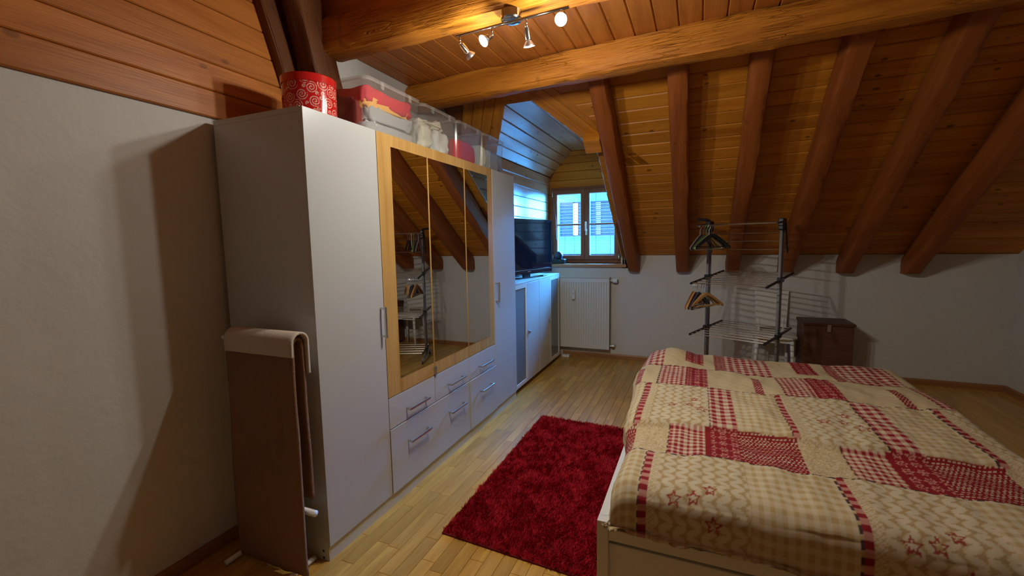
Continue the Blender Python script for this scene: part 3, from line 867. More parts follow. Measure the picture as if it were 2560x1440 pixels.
cabinet(4.366, 5.10, ('white', 'glass'), 'low white cabinet next to the radiator with a frosted glass door')

# ------------------------------------------------------------------ television
th = math.radians(13.5); td = Vector((math.sin(th), math.cos(th), 0)); tn = Vector((math.cos(th), -math.sin(th), 0))
tr = Vector((-1.545, 4.86, 0)); TWd = .93; TZ0, TZ1 = 1.088, 1.668
tl = tr - td * TWd
tv = empty('television', ((tl + tr) / 2 - tn * .03) + Vector((0, 0, CZ)), 'black flat-screen television standing on the white cabinets', 'television')
def slab(mb, a0, a1, z0, z1, n0, n1):
    p = tl + td * a0; q = tl + td * a1
    poly = [p + tn * n0, q + tn * n0, q + tn * n1, p + tn * n1]
    mb.prism([Vector((v.x, v.y, z0)) for v in poly], (0, 0, z1 - z0)); return mb
B = .03
mb = MB(); slab(mb, 0, B, TZ0, TZ1, -.04, 0); slab(mb, TWd - B, TWd, TZ0, TZ1, -.04, 0); slab(mb, B, TWd - B, TZ1 - B, TZ1, -.04, 0); slab(mb, B, TWd - B, TZ0, TZ0 + .05, -.04, 0)
bz = part('bezel', mb, 'black_gloss', tv, bevel=.003)
part('screen', slab(MB(), B, TWd - B, TZ0 + .05, TZ1 - B, -.03, -.004), 'black_gloss', tv)
part('rear_housing', slab(MB(), .03, TWd - .03, TZ0 + .03, TZ1 - .05, -.055, -.041), 'black_plastic', tv, bevel=.01)
part('lower_trim', slab(MB(), .02, TWd - .02, TZ0 + .040, TZ0 + .043, -.001, .001), 'steel', tv)
part('logo_plate', slab(MB(), TWd / 2 - .03, TWd / 2 + .03, TZ0 + .022, TZ0 + .028, -.001, .001), 'steel', tv)
part('stand_neck', slab(MB(), TWd / 2 - .06, TWd / 2 + .06, CZ + .012, TZ0 + .1, -.05, -.028), 'black_plastic', tv)
part('stand_base', slab(MB(), TWd / 2 - .25, TWd / 2 + .25, CZ + .0005, CZ + .014, -.14, .045), 'black_gloss', tv, bevel=.004)

# small things on sill and cabinet
gd = empty('webcam', (-1.66, 5.37, 1.147), 'dark blue round gadget on a black box on the windowsill', 'gadget')
part('base_box', MB().box(-1.72, 5.33, 1.1475, -1.535, 5.43, 1.205), 'black_plastic', gd, bevel=.006)
part('ball', MB().lathe((-1.62, 5.38, 1.20), (0, 0, 1), [(0, .03), (.02, .046), (.05, .055), (.08, .046), (.1, .02), (.103, .004)], 20), 'blue_black', gd, smooth=True)
rm = part('remote_control', MB().box(-1.60, 4.58, CZ + .0006, -1.555, 4.74, CZ + .016), 'black_plastic', bevel=.005); tag(rm, 'black remote control lying in front of the television', 'remote control')
rm = part('remote_control', MB().box(-1.60, 3.68, CZ + .0006, -1.555, 3.80, CZ + .014), 'black_plastic', bevel=.005); tag(rm, 'black remote control on the cabinet right beside the wardrobe', 'remote control')
pb = empty('power_adapter', (-1.49, 5.215, 0), 'white plastic power adapter on the floor under the radiator', 'adapter')
part('housing', MB().box(-1.525, 5.17, .0005, -1.435, 5.235, .032), 'white_plastic', pb, bevel=.006)
part('rocker_switch', MB().box(-1.49, 5.19, .032, -1.47, 5.21, .036), 'grey_plastic', pb, bevel=.001)

# ------------------------------------------------------------------ boxes on the wardrobe
def rrect(x0, y0, x1, y1, r, n=4):
    pts = []
    for cx, cy, a0 in ((x1 - r, y1 - r, 0), (x0 + r, y1 - r, 90), (x0 + r, y0 + r, 180), (x1 - r, y0 + r, 270)):
        for k in range(n + 1):
            a = math.radians(a0 + 90 * k / n); pts.append((cx + r * math.cos(a), cy + r * math.sin(a)))
    return pts
def storage_box(y0, y1, label, x0=-1.845, x1=-1.566, h=.275, taper=.012):
    z0 = WH + .0015
    b_ = empty('storage_box', ((x0 + x1) / 2, (y0 + y1) / 2, z0), label, 'storage box', 'clear plastic boxes on the wardrobe')
    r = .035
    lo = rrect(x0 + taper, y0 + taper, x1 - taper, y1 - taper, r); hi = rrect(x0, y0, x1, y1, r)
    lo2 = rrect(x0 + taper + .003, y0 + taper + .003, x1 - taper - .003, y1 - taper - .003, r); hi2 = rrect(x0 + .003, y0 + .003, x1 - .003, y1 - .003, r)
    k = len(lo); mb = MB()
    mb.v = [(*p, z0) for p in lo] + [(*p, z0 + h) for p in hi] + [(*p, z0 + h) for p in hi2] + [(*p, z0 + .003) for p in lo2]
    for a in range(3):
        for i in range(k):
            j = (i + 1) % k; mb.f.append((a * k + i, a * k + j, a * k + k + j, a * k + k + i))
    mb.f += [tuple(reversed(range(k))), tuple(range(3 * k, 4 * k))]
    part('body', mb, 'box_plastic', b_)
    e1 = rrect(x0 - .008, y0 - .006, x1 + .008, y1 + .006, r + .006); mb = MB()
    z1 = z0 + h + .0005
    mb.prism([Vector((*p, z1 - .016)) for p in e1], (0, 0, .003)); mb.v = []; mb.f = []
    e0 = rrect(x0 + .001, y0 + .001, x1 - .001, y1 - .001, r)
    k = len(e1)
    rings = [(e0, z1 - .002), (e1, z1 - .014), (e1, z1 + .006), (rrect(x0 + .006, y0 + .006, x1 - .006, y1 - .006, r), z1 + .010), (rrect(x0 + .02, y0 + .02, x1 - .02, y1 - .02, r), z1 + .004)]
    for e_, z in rings: mb.v += [(*p, z) for p in e_]
    for a in range(len(rings) - 1):
        for i in range(k):
            j = (i + 1) % k; mb.f.append((a * k + i, a * k + j, a * k + k + j, a * k + k + i))
    mb.f.append(tuple(range((len(rings) - 1) * k, len(rings) * k)))
    ld = part('lid', mb, 'box_lid', b_)
    for yy in (y0 + .25 * (y1 - y0), y1 - .25 * (y1 - y0)):
        part('clip', MB().box(x1 + .006, yy - .012, z1 - .035, x1 + .011, yy + .012, z1 + .004), 'box_lid', ld)
    return b_
Z0 = WH + .006
storage_box(1.862, 2.345, 'largest clear plastic box, with grey and red blankets, beside the red tin')
storage_box(2.362, 2.772, 'clear plastic box full of cream cushions, second from the red tin')
storage_box(2.790, 3.175, 'clear plastic box holding a plain red cushion')
storage_box(3.192, 3.595, 'clear plastic box with beige cloth, at the dormer end of the wardrobe')
def fold(name, args, mat, label, cat, **kw):
    o = soft(name, *args, mat, **kw); return tag(o, label, cat)
XA, XF = -1.825, -1.583
fold('folded_blanket', (XA, 1.878, Z0, XF, 2.328, Z0 + .080), 'fabric_grey', 'smooth grey folded blanket at the bottom of the largest box', 'blanket', seed=1, amp=.008)
fold('folded_blanket', (XA, 1.90, Z0 + .062, XF, 2.328, Z0 + .170), 'fabric_grey', 'rumpled light grey blanket in the middle of the largest box', 'blanket', seed=2, amp=.018, freq=14)
fold('folded_cloth', (-1.75, 1.89, Z0 + .045, XF + .004, 2.14, Z0 + .100), 'fabric_white', 'crumpled white cloth between the grey blankets', 'cloth', seed=12, amp=.024, freq=18, pw=4)
fold('folded_blanket', (XA, 1.878, Z0 + .125, XF + .002, 2.328, Z0 + .215), 'fabric_orange', 'yellow orange cloth squeezed between red and grey blankets', 'blanket', seed=3, amp=.026, freq=13)
fold('folded_blanket', (XA, 1.876, Z0 + .155, XF + .002, 2.330, Z0 + .266), 'fabric_red', 'red blanket on top inside the largest box', 'blanket', seed=4, amp=.016, freq=12)
fold('folded_blanket', (XA, 1.874, Z0 + .005, XF - .06, 1.96, Z0 + .21), 'fabric_darkred', 'dark red blanket standing at the tin end of the largest box', 'blanket', seed=14, amp=.010, freq=10)
fold('cushion', (XA, 2.376, Z0, XF, 2.560, Z0 + .215), 'fabric_cream', 'cream cushion standing upright in its box, nearer the red blanket', 'cushion', seed=5, amp=.020, pw=4)
fold('cushion', (XA, 2.556, Z0, XF, 2.758, Z0 + .200), 'fabric_white', 'off-white cushion standing upright in its box, nearer the red cushion', 'cushion', seed=6, amp=.020, pw=4)
fold('folded_cloth', (XA, 2.38, Z0 + .165, XF - .004, 2.75, Z0 + .250), 'fabric_cream', 'thin cream cloth lying on the two pale cushions', 'cloth', seed=7, amp=.026, pw=4)
fold('cushion', (XA, 2.804, Z0, XF, 3.145, Z0 + .185), 'fabric_red', 'plain red cushion filling a clear box', 'cushion', seed=8, amp=.010, pw=5, freq=5)
fold('cushion', (XA, 3.206, Z0, XF, 3.33, Z0 + .215), 'fabric_cream', 'slim cream roll in the box at the dormer end', 'cushion', seed=9, amp=.012, pw=4)
fold('folded_blanket', (XA, 3.325, Z0, XF - .004, 3.580, Z0 + .20), 'fabric_beige', 'beige folded cloth in the box at the dormer end', 'blanket', seed=10, amp=.016, pw=5)

# ------------------------------------------------------------------ round red tin with swirls
CXc, CYc, CR, CH = -1.74, 1.665, .121, .212
can = empty('gift_tin', (CXc, CYc, WH), 'round red gift tin with white swirls on the wardrobe', 'tin')
nu, nvv = 300, 72; z0 = WH + .0015
circ = 2 * math.pi * CR
U, Vv = np.meshgrid(np.arange(nu) / nu * circ, np.arange(nvv + 1) / nvv * (CH - .02), indexing='xy')
line = np.zeros_like(U)
spots = []
rr = random.Random(3)
for tries in range(4000):
    r_ = rr.choice([.026, .022, .019, .012, .009]) if tries > 900 else rr.choice([.025, .028])
    u, v = rr.random() * circ, rr.random() * (CH - .02)
    if all((min(abs(u - a), circ - abs(u - a)) ** 2 + (v - b_) ** 2) ** .5 > (r_ + c_) * .93 for a, b_, c_, _ in spots):
        spots.append((u, v, r_, rr.random() * 6.28))
for (u, v, r_, ph) in spots:
    du = U - u; du = (du + circ / 2) % circ - circ / 2; dv = Vv - v
    rad_ = np.hypot(du, dv); an = np.arctan2(dv, du) + ph
    turns = 2.3 if r_ > .018 else 1.2
    # archimedean spiral: rad = r * t/turns
    t = rad_ / r_ * turns; frac = (t - an / (2 * np.pi)) % 1.0
    dist = np.minimum(frac, 1 - frac) * r_ / turns
    line = np.maximum(line, ((dist < .0017) & (rad_ <= r_ * 1.02)).astype(float))
mb = MB()
for j in range(nvv + 1):
    for i in range(nu):
        a = 2 * math.pi * i / nu
        mb.v.append((CXc + CR * math.cos(a), CYc + CR * math.sin(a), z0 + (CH - .02) * j / nvv))
for j in range(nvv):
    for i in range(nu):
        a0 = j * nu + i; a1 = j * nu + (i + 1) % nu; mb.f.append((a0, a1, a1 + nu, a0 + nu))
mb.f.append(tuple(reversed(range(nu))))
o = part('body', mb, 'can_print', can, smooth=True)
at = o.data.color_attributes.new('print', 'FLOAT_COLOR', 'POINT')
cols = np.ones((nu * (nvv + 1), 4)); k = line.reshape(-1, 1)
cols[:, :3] = np.array([.50, .012, .012]) * (1 - k) + np.array([.72, .45, .36]) * k
at.data.foreach_set('color', cols.ravel())
part('lid', MB().lathe((CXc, CYc, z0 + CH - .034), (0, 0, 1), [(0, CR + .003), (.034, CR + .003), (.036, CR + .001), (.036, CR - .006), (.032, CR - .010)], 64), 'can_red', can, smooth=False, bevel=0)

# ------------------------------------------------------------------ spotlight bar
lamp = empty('spotlight_bar', (-.785, 1.908, 2.438), 'chrome ceiling spotlight bar with four lit spots on the beam', 'lamp')
BA = Vector((-1.046, 1.896, 2.385)); BB = Vector((-.529, 1.887, 2.395))
part('canopy', MB().lathe((-.785, 1.908, 2.4395), (0, 0, -1), [(0, .047), (.032, .047), (.038, .044), (.04, .03)], 32), 'chrome', lamp)
part('bar', MB().tube([BA - (BB - BA).normalized() * .012, BB + (BB - BA).normalized() * .012], .0065, 12), 'chrome', lamp, smooth=True)
def spot(t, joint_drop, d, body_len, beam, glow):
    top = BA + (BB - BA) * t; d = Vector(d).normalized()
    j = top + Vector((0, 0, -joint_drop))
    s = part('spot', MB().tube([top, j], .0042, 10), 'chrome', lamp, smooth=True)
    part('joint', MB().lathe(j - Vector((0, 0, .008)), (0, 0, 1), [(0, .003), (.003, .007), (.011, .007), (.016, .003)], 14), 'chrome', s, smooth=True)
    a = j + d * .006; e = a + d * body_len
    part('socket', MB().lathe(a, d, [(0, .006), (.004, .0125), (body_len - .004, .0135), (body_len, .011)], 20), 'chrome', s, smooth=False)
    part('reflector', MB().lathe(e, d, [(0, .011), (.006, .016), (.018, .024), (.024, .0255)], 24, cap=False), 'steel', s, smooth=True)
    part('led_disc', MB().lathe(e, d, [(.0175, .0235), (.0225, .0245), (.0225, .0001)], 24, cap=False), 'led_face', s)
    ld = bpy.data.lights.new('led_light', 'SPOT'); ld.energy = LAMP_W * beam; ld.spot_size = math.radians(158); ld.spot_blend = 1.0
    ld.shadow_soft_size = .022; ld.color = (1.0, .98, .88)
    lo = bpy.data.objects.new('led_light', ld); C.objects.link(lo)
    pos = e + d * .05
    lo.parent = s; lo.location = pos - world_of(s); lo.rotation_euler = d.to_track_quat('-Z', 'Y').to_euler()
    gd_ = bpy.data.lights.new('bulb_light', 'POINT'); gd_.energy = LAMP_W * glow; gd_.shadow_soft_size = .02; gd_.color = (1.0, .98, .88)
    go = bpy.data.objects.new('bulb_light', gd_); C.objects.link(go); go.parent = s; go.location = e + d * .046 + Vector((0, 0, -.015)) - world_of(s)
spot(.015, .034, (.42, .62, -.66), .046, 1.2, .11)
spot(.335, .034, (-.42, -.62, -.60), .030, .10, .18)
spot(.655, .032, (.03, .30, -.95), .052, 1.05, .42)
spot(.985, .034, (-.02, -.80, -.52), .030, .30, .45)

# ------------------------------------------------------------------ rug
rug = empty('shag_rug', (-.745, 2.49, 0), 'deep red shaggy rug on the wooden floor beside the bed', 'rug')
RC = [Vector((-1.135, 1.745, 0)), Vector((-.36, 1.70, 0)), Vector((-.36, 3.265, 0)), Vector((-1.145, 3.295, 0))]
part('backing', MB().prism([v + Vector((0, 0, .0005)) for v in RC], (0, 0, .008)), 'rug_base', rug)
NS = 90000
u = rng.random(NS); v = rng.random(NS)
A = np.array([tuple(p) for p in RC])
P = (1 - u)[:, None] * (1 - v)[:, None] * A[0] + u[:, None] * (1 - v)[:, None] * A[1] + u[:, None] * v[:, None] * A[2] + (1 - u)[:, None] * v[:, None] * A[3]
P[:, 2] = .007
lean_a = np.array([noise.noise(Vector((x * 9, y * 9, 1))) * 2.5 + noise.noise(Vector((x * 30, y * 30, 2))) * 3.0 for x, y in P[:, :2]]) + rng.normal(0, .7, NS)
ln = rng.uniform(.020, .034, NS); tilt = rng.uniform(.3, 1.0, NS)
tip = P + np.stack([np.cos(lean_a) * np.sin(tilt) * ln, np.sin(lean_a) * np.sin(tilt) * ln, np.cos(tilt) * ln], 1)
mid = P * .5 + tip * .5; mid[:, 2] += .003
wa = rng.uniform(0, np.pi, NS); wv = np.stack([np.cos(wa), np.sin(wa), np.zeros(NS)], 1) * rng.uniform(.0010, .0018, NS)[:, None]
verts = np.stack([P - wv, P + wv, mid + wv * .9, mid - wv * .9, tip], 1).reshape(-1, 3) - np.array([-.745, 2.49, 0])
idx = np.arange(NS) * 5
loops = np.stack([idx, idx + 1, idx + 2, idx + 3, idx + 3, idx + 2, idx + 4], 1).ravel()
me = bpy.data.meshes.new('pile')
me.vertices.add(NS * 5); me.vertices.foreach_set('co', verts.ravel())
me.loops.add(NS * 7); me.loops.foreach_set('vertex_index', loops)
st = np.stack([np.arange(NS) * 7, np.arange(NS) * 7 + 4], 1).ravel()
me.polygons.add(NS * 2); me.polygons.foreach_set('loop_start', st)
me.update(calc_edges=True)
sh = me.attributes.new('shade', 'FLOAT', 'POINT'); sh.data.foreach_set('value', np.repeat(np.clip(rng.normal(.5, .28, NS), 0, 1), 5))
me.materials.append(M['rug_pile'])
o = bpy.data.objects.new('pile', me); C.objects.link(o); o.parent = rug; o['kind'] = 'stuff'

# ------------------------------------------------------------------ bed
BX0, BX1, BY0, BY1 = -.305, 1.12, 1.455, 3.375
bed = empty('bed', ((BX0 + BX1) / 2, (BY0 + BY1) / 2, 0), 'white wooden bed with side rails under the patchwork duvet', 'bed')
part('side_rail', MB().box(BX0, BY0 + .03, .20, BX0 + .035, BY1 - .03, .455), 'bed_paint', bed, bevel=.004)
part('side_rail', MB().box(BX1 - .035, BY0 + .03, .20, BX1, BY1 - .03, .455), 'bed_paint', bed, bevel=.004)
part('foot_board', MB().box(BX0 + .036, BY0 + .012, .10, BX1 - .036, BY0 + .034, .37), 'bed_paint', bed, bevel=.003)
part('foot_rail', MB().box(BX0 + .036, BY0 + .004, .385, BX1 - .036, BY0 + .034, .43), 'bed_paint', bed, bevel=.003)
part('head_board', MB().box(BX0 + .036, BY1 - .03, .15, BX1 - .036, BY1, .50), 'bed_paint', bed, bevel=.004)
for px in (BX0, BX1 - .04):
    for py in (BY0, BY1 - .04):
        part('leg', MB().box(px, py, 0, px + .04, py + .04, .455), 'bed_paint', bed, bevel=.003)
mt = part('mattress', MB().box(BX0 + .045, BY0 + .05, .302, BX1 - .045, BY1 - .035, .50), 'mattress', bed, bevel=.04, seg=4)
mt = None
# duvet
SX, SY = .0045, .0045
s_ = np.arange(-.47, 1.32, SX); t_ = np.arange(1.24, 3.56, SY)
S, T = np.meshgrid(s_, t_, indexing='xy')
def sm(a, b_, x): k = np.clip((x - a) / (b_ - a), 0, 1); return k * k * (3 - 2 * k)
def fold_line(S): return 2.005 + .012 * np.sin(S * 9) - .07 * sm(-.10, -.40, S)
far = sm(-.028, .022, T - fold_line(S))
EL = -.262 - .062 * sm(-.16, .16, T - 1.99) - .02 * np.sin(T * 5) * (T > 2.0)
r = .075
def wrap(d, r):
    """d = signed distance inside the edge along the cloth; returns (inset, drop)"""
    a = np.clip((r - d) / r, 0, np.pi / 2)
    ins = np.where(d >= r, d, r - r * np.sin(a)); drop = np.where(d >= r, 0, r - r * np.cos(a))
    rest = np.clip(r - d - r * np.pi / 2, 0, None)
    return ins - rest * .08, drop + rest
ixl, dl = wrap(S - EL, r); X = EL + ixl
ixr, dr_ = wrap(1.14 - S, r); X = np.where(S > .5, 1.14 - ixr, X)
iyn, dnn = wrap(T - 1.445, .09); Y = 1.445 + iyn
iyf, df = wrap(3.375 - T, .09); Y = np.where(T > 2.6, 3.375 - iyf, Y)
def nz(S, T, f, sd):
    out = np.zeros_like(S); r_ = random.Random(sd)
    for k in range(7):
        a = r_.uniform(0, 6.28); w = f * r_.uniform(.5, 1.6); ph = r_.uniform(0, 6.28)
        out += np.sin((S * math.cos(a) + T * math.sin(a)) * w + ph + .6 * np.sin(S * w * .6 + ph * 2))
    return out / 7
Zt = .605 + .028 * far + .014 * nz(S, T, 11, 1) + .007 * nz(S, T, 34, 2) + .0025 * nz(S, T, 90, 5)
Zt += .062 * np.exp(-((S + .13) / .13) ** 2 - ((T - 3.14) / .20) ** 2) - .012 * sm(2.6, 3.1, T)
drop = np.minimum(dl + dr_ + dnn + df, .235)
lim_near = .125 + .08 * sm(2.08, 2.30, T)
raw_drop = drop
drop = np.minimum(drop, np.where(T < 1.62, .152, lim_near + (.235 - lim_near) * sm(.2, .5, S)) + 0 * dnn)
Z = Zt - drop
X = X + np.where(S < .3, np.clip(raw_drop - drop, 0, .06) * .7, 0) * (T > 1.62)      # the hem is tucked under
X = X + .006 * nz(S, T, 25, 3) * (dl > .05); Y = Y + .010 * nz(S, T, 22, 4) * (dnn > .04)
# printed colours
cream = np.array([.52, .41, .235]); ivory = np.array([.57, .48, .325]); red = np.array([.235, .007, .011]); pink = np.array([.46, .20, .155]); tan = np.array([.40, .28, .13]); brown = np.array([.36, .23, .10])
Cc_ = np.zeros(S.shape + (3,)); Cc_[:] = cream
def setc(mask, col): Cc_[mask] = col
def gingham(mask, c, sc=.011, a=red, b_=ivory, m_=pink, org=(0, 0)):
    i = (np.floor((S - org[0]) / sc) % 2 == 0); j = (np.floor((T - org[1]) / (sc * 1.25)) % 2 == 0)
    setc(mask, b_); setc(mask & (i ^ j), m_); setc(mask & i & j, a)
def knit(mask, w=.043, h=.030):
    q = np.floor(T / h); loc_t = T / h - q; row = (q % 2 == 0)
    ph = (S / w + np.where(row, loc_t, 1 - loc_t) * .55)
    fr_ = ph - np.floor(ph)
    leaf = np.abs(fr_ - .5) < .42 * np.sqrt(np.clip(1 - (2 * (loc_t - .5)) ** 2, 0, 1)) + .02
    setc(mask, tan); setc(mask & leaf, ivory * .98); setc(mask & leaf & (np.abs(fr_ - .5) > .30), cream)
def diamond(mask, w=.012):
    a = np.floor((S + T) / w); b2 = np.floor((S - T) / w)
    setc(mask, tan * 1.15); setc(mask & ((((S + T) / w) % 1 > .25) & (((S - T) / w) % 1 > .25)), ivory)
def checks(mask): gingham(mask, None, .016, tan * 1.1, ivory, cream)
def snow(mask, org):
    setc(mask, red)
    w = .042; a = ((S - org[0]) / w) % 1 - .5; b2 = ((T - org[1]) / (w * 1.25)) % 1 - .5
    rr_ = np.hypot(a, b2); an = np.arctan2(b2, a)
    f = (rr_ < .46) & (np.abs(np.sin(3 * an)) < .32 + .25 * (rr_ < .18)) | ((rr_ > .24) & (rr_ < .31))
    setc(mask & f, pink * 1.05)
def dots(mask, w=.014):
    setc(mask, red); a = (S / w + .5 * (np.floor(T / w) % 2)) % 1 - .5; b2 = (T / w) % 1 - .5
    setc(mask & (np.hypot(a, b2) < .26), ivory)
def speckle(mask):
    k = rng.random(S.shape); setc(mask, cream); setc(mask & (k < .35), tan * 1.1); setc(mask & (k > .8), ivory)
def stripe(mask, w=.020):
    j = np.floor(T / (w * 1.15)) % 2 == 0; setc(mask, pink); setc(mask & j, red)
S1 = 1.765 + .012 * np.sin(S * 14); S2 = fold_line(S); S3 = 2.525 + .015 * np.sin(S * 12 + 1); S4 = 2.905 + .012 * np.sin(S * 13)
PER = .62
Sm = ((S + .45) % PER) - .45          # pattern repeats across the bed
rowA = T < S1; rowB = (T >= S1) & (T < S2); rowC = (T >= S2) & (T < S3); rowD = (T >= S3) & (T < S4); rowE = T >= S4
checks(rowA & (Sm < -.167)); stripe(rowA & (Sm >= -.167) & (Sm < -.141)); diamond(rowA & (Sm >= -.141) & (Sm < -.112)); knit(rowA & (Sm >= -.112))
dots(rowB & (Sm < -.235)); speckle(rowB & (Sm >= -.235) & (Sm < -.095)); gingham(rowB & (Sm >= -.095) & (Sm < .047), None, .0118); snow(rowB & (Sm >= .047) , (.05, 1.77))
setc(rowB & (Sm >= .047) & (Sm < .066), red)
checks(rowC & (Sm < -.247)); stripe(rowC & (Sm >= -.247) & (Sm < -.222)); diamond(rowC & (Sm >= -.222) & (Sm < -.188)); knit(rowC & (Sm >= -.188) & (Sm < .064)); gingham(rowC & (Sm >= .064), None, .019)
setc(rowD & (Sm < -.18), cream); dots(rowD & (Sm < -.285) & (Sm > -.325) & (T < 2.80)); gingham(rowD & (Sm >= -.193) & (Sm < -.05), None, .0125); snow(rowD & (Sm >= -.05) & (Sm < .07), (-.05, 2.52)); setc(rowD & (Sm >= .07), cream * .95)
gingham(rowE & (Sm < -.19), None, .020); setc(rowE & (Sm >= -.19), cream)
dm = rowE & (Sm > -.06) & (Sm < .05) & (T > 3.0); snow(dm, (-.06, 3.0)); dots(rowE & (Sm > .115), .011)
# dark stitched seams
for ln_ in (S1, S3, S4): setc((np.abs(T - ln_) < .0032) & (np.sin(S * 160) > -.6), np.array([.06, .03, .03]))
for row, edge in ((rowA, -.170), (rowC, -.250), (rowB, -.095), (rowD, -.193), (rowC, .064)):
    setc(row & (np.abs(Sm - edge) < .0028) & (np.sin(T * 150) > -.4), np.array([.06, .03, .03]))
def star(cx, cy, R, col=np.array([.30, .05, .03])):
    pts = [(cx + (R if k % 2 == 0 else R * .42) * math.sin(k * math.pi / 5), cy + 1.2 * (R if k % 2 == 0 else R * .42) * math.cos(k * math.pi / 5)) for k in range(10)]
    for k in range(10):
        (x0, y0), (x1, y1) = pts[k], pts[(k + 1) % 10]
        L2 = (x1 - x0) ** 2 + (y1 - y0) ** 2
        tt = np.clip(((Sm - x0) * (x1 - x0) + (T - y0) * (y1 - y0)) / L2, 0, 1)
        d = np.hypot(Sm - x0 - tt * (x1 - x0), T - y0 - tt * (y1 - y0))
        setc(d < .0026, col)
for cx, cy, R in ((-.055, 1.46, .022), (.005, 1.475, .022), (.055, 1.515, .02), (.065, 1.40, .024), (-.10, 2.22, .024), (-.02, 2.25, .022), (.03, 2.19, .03), (.0, 2.33, .02)): star(cx, cy, R)
duv = bpy.data.meshes.new('duvet')
ny, nx = S.shape
org = np.array([.42, 2.45, .45])
vv = np.stack([X, Y, Z], -1).reshape(-1, 3) - org
ii = np.arange(ny * nx).reshape(ny, nx)
q = np.stack([ii[:-1, :-1], ii[:-1, 1:], ii[1:, 1:], ii[1:, :-1]], -1).reshape(-1, 4)
duv.vertices.add(len(vv)); duv.vertices.foreach_set('co', vv.ravel())
duv.loops.add(q.size); duv.loops.foreach_set('vertex_index', q.ravel())
duv.polygons.add(len(q)); duv.polygons.foreach_set('loop_start', np.arange(len(q)) * 4)
duv.update(calc_edges=True)
duv.polygons.foreach_set('use_smooth', np.ones(len(q), bool))
at = duv.color_attributes.new('print', 'FLOAT_COLOR', 'POINT')
at.data.foreach_set('color', np.concatenate([Cc_, np.ones(S.shape + (1,))], -1).ravel())
duv.materials.append(M['duvet_print'])
o = bpy.data.objects.new('duvet', duv); o.location = tuple(org); C.objects.link(o)
md = o.modifiers.new('thickness', 'SOLIDIFY'); md.thickness = .012; md.offset = -1
tag(o, 'cream and red patchwork duvet with knit, gingham and star prints', 'duvet')

# ------------------------------------------------------------------ drying rack
ra = math.radians(-23.5); rd = Vector((math.cos(ra), math.sin(ra), 0)); re = Vector((-math.sin(ra), math.cos(ra), 0))
RO = Vector((.0965, 4.56, 0)); RLn = .60
rack = empty('drying_rack', RO + rd * RLn / 2, 'dark grey tower drying rack with wire shelves by the knee wall', 'drying rack')
def rp(a, e, z): return RO + rd * a + re * e + Vector((0, 0, z))
for a in (0, RLn):
    for e in (-.025, .025):
        part('pole', MB().tube([rp(a, e, .05), rp(a, e, 1.50)], .0115, 10), 'grey_plastic', rack, smooth=True)
    f = part('foot_bar', MB().tube([rp(a, -.30, .055), rp(a, .24, .055)], .014, 10), 'grey_plastic', rack, smooth=True)
    for e in (-.28, .22): part('caster', MB().lathe(rp(a, e, .022) - rd * .008, rd, [(0, .016), (.002, .0215), (.014, .0215), (.016, .016)], 16), 'black_plastic', f)
    part('top_bracket', MB().prism([rp(a - .02, -.05, 1.49), rp(a + .02, -.05, 1.49), rp(a + .02, .05, 1.49), rp(a - .02, .05, 1.49)], (0, 0, .10)), 'black_plastic', rack, bevel=.006)
part('top_grip', MB().tube([rp(-.10, -.04, 1.61), rp(-.02, -.02, 1.60), rp(0, 0, 1.59)], .014, 8), 'black_plastic', rack)
def shelf(zn, zf, nrods=9, e0=-.36, e1=.37):
    s = part('shelf_frame', MB().tube([rp(-.005, e0, zn), rp(-.005, e1, zf)], .011, 8).tube([rp(RLn + .005, e0, zn), rp(RLn + .005, e1, zf)], .011, 8), 'black_plastic', rack)
    for i in range(nrods):
        t = (i + .15) / (nrods - .7); e = e0 + (e1 - e0) * t; z = zn + (zf - zn) * t
        part('rod', MB().tube([rp(-.005, e, z + .004), rp(RLn + .005, e, z + .004)], .0035, 6), 'steel', s)
    for a in (-.005, RLn + .005):
        part('hub', MB().prism([rp(a - .016, -.05, (zn + zf) / 2 - .02), rp(a + .016, -.05, (zn + zf) / 2 - .02), rp(a + .016, .05, (zn + zf) / 2 - .02), rp(a - .016, .05, (zn + zf) / 2 - .02)], (0, 0, .045)), 'black_plastic', s, bevel=.005)
shelf(1.035, 1.105); shelf(.575, .60); shelf(.13, .13, 5, -.28, .22)
# folded top wing with hanging rods
wing = part('top_wing', MB().tube([rp(-.02, -.03, 1.56), rp(-.03, -.22, 1.545)], .008, 8).tube([rp(RLn + .02, -.03, 1.56), rp(RLn + .02, -.22, 1.545)], .008, 8)
            .tube([rp(-.02, .02, 1.55), rp(-.02, .10, 1.30)], .007, 8).tube([rp(RLn + .02, .02, 1.55), rp(RLn + .02, .10, 1.30)], .007, 8), 'black_plastic', rack)
for e, z in ((-.22, 1.545), (-.14, 1.552), (-.03, 1.557), (.04, 1.47), (.07, 1.40), (.10, 1.325)):
    part('rod', MB().tube([rp(-.03, e, z), rp(RLn + .02, e, z)], .0035, 6), 'steel', wing)

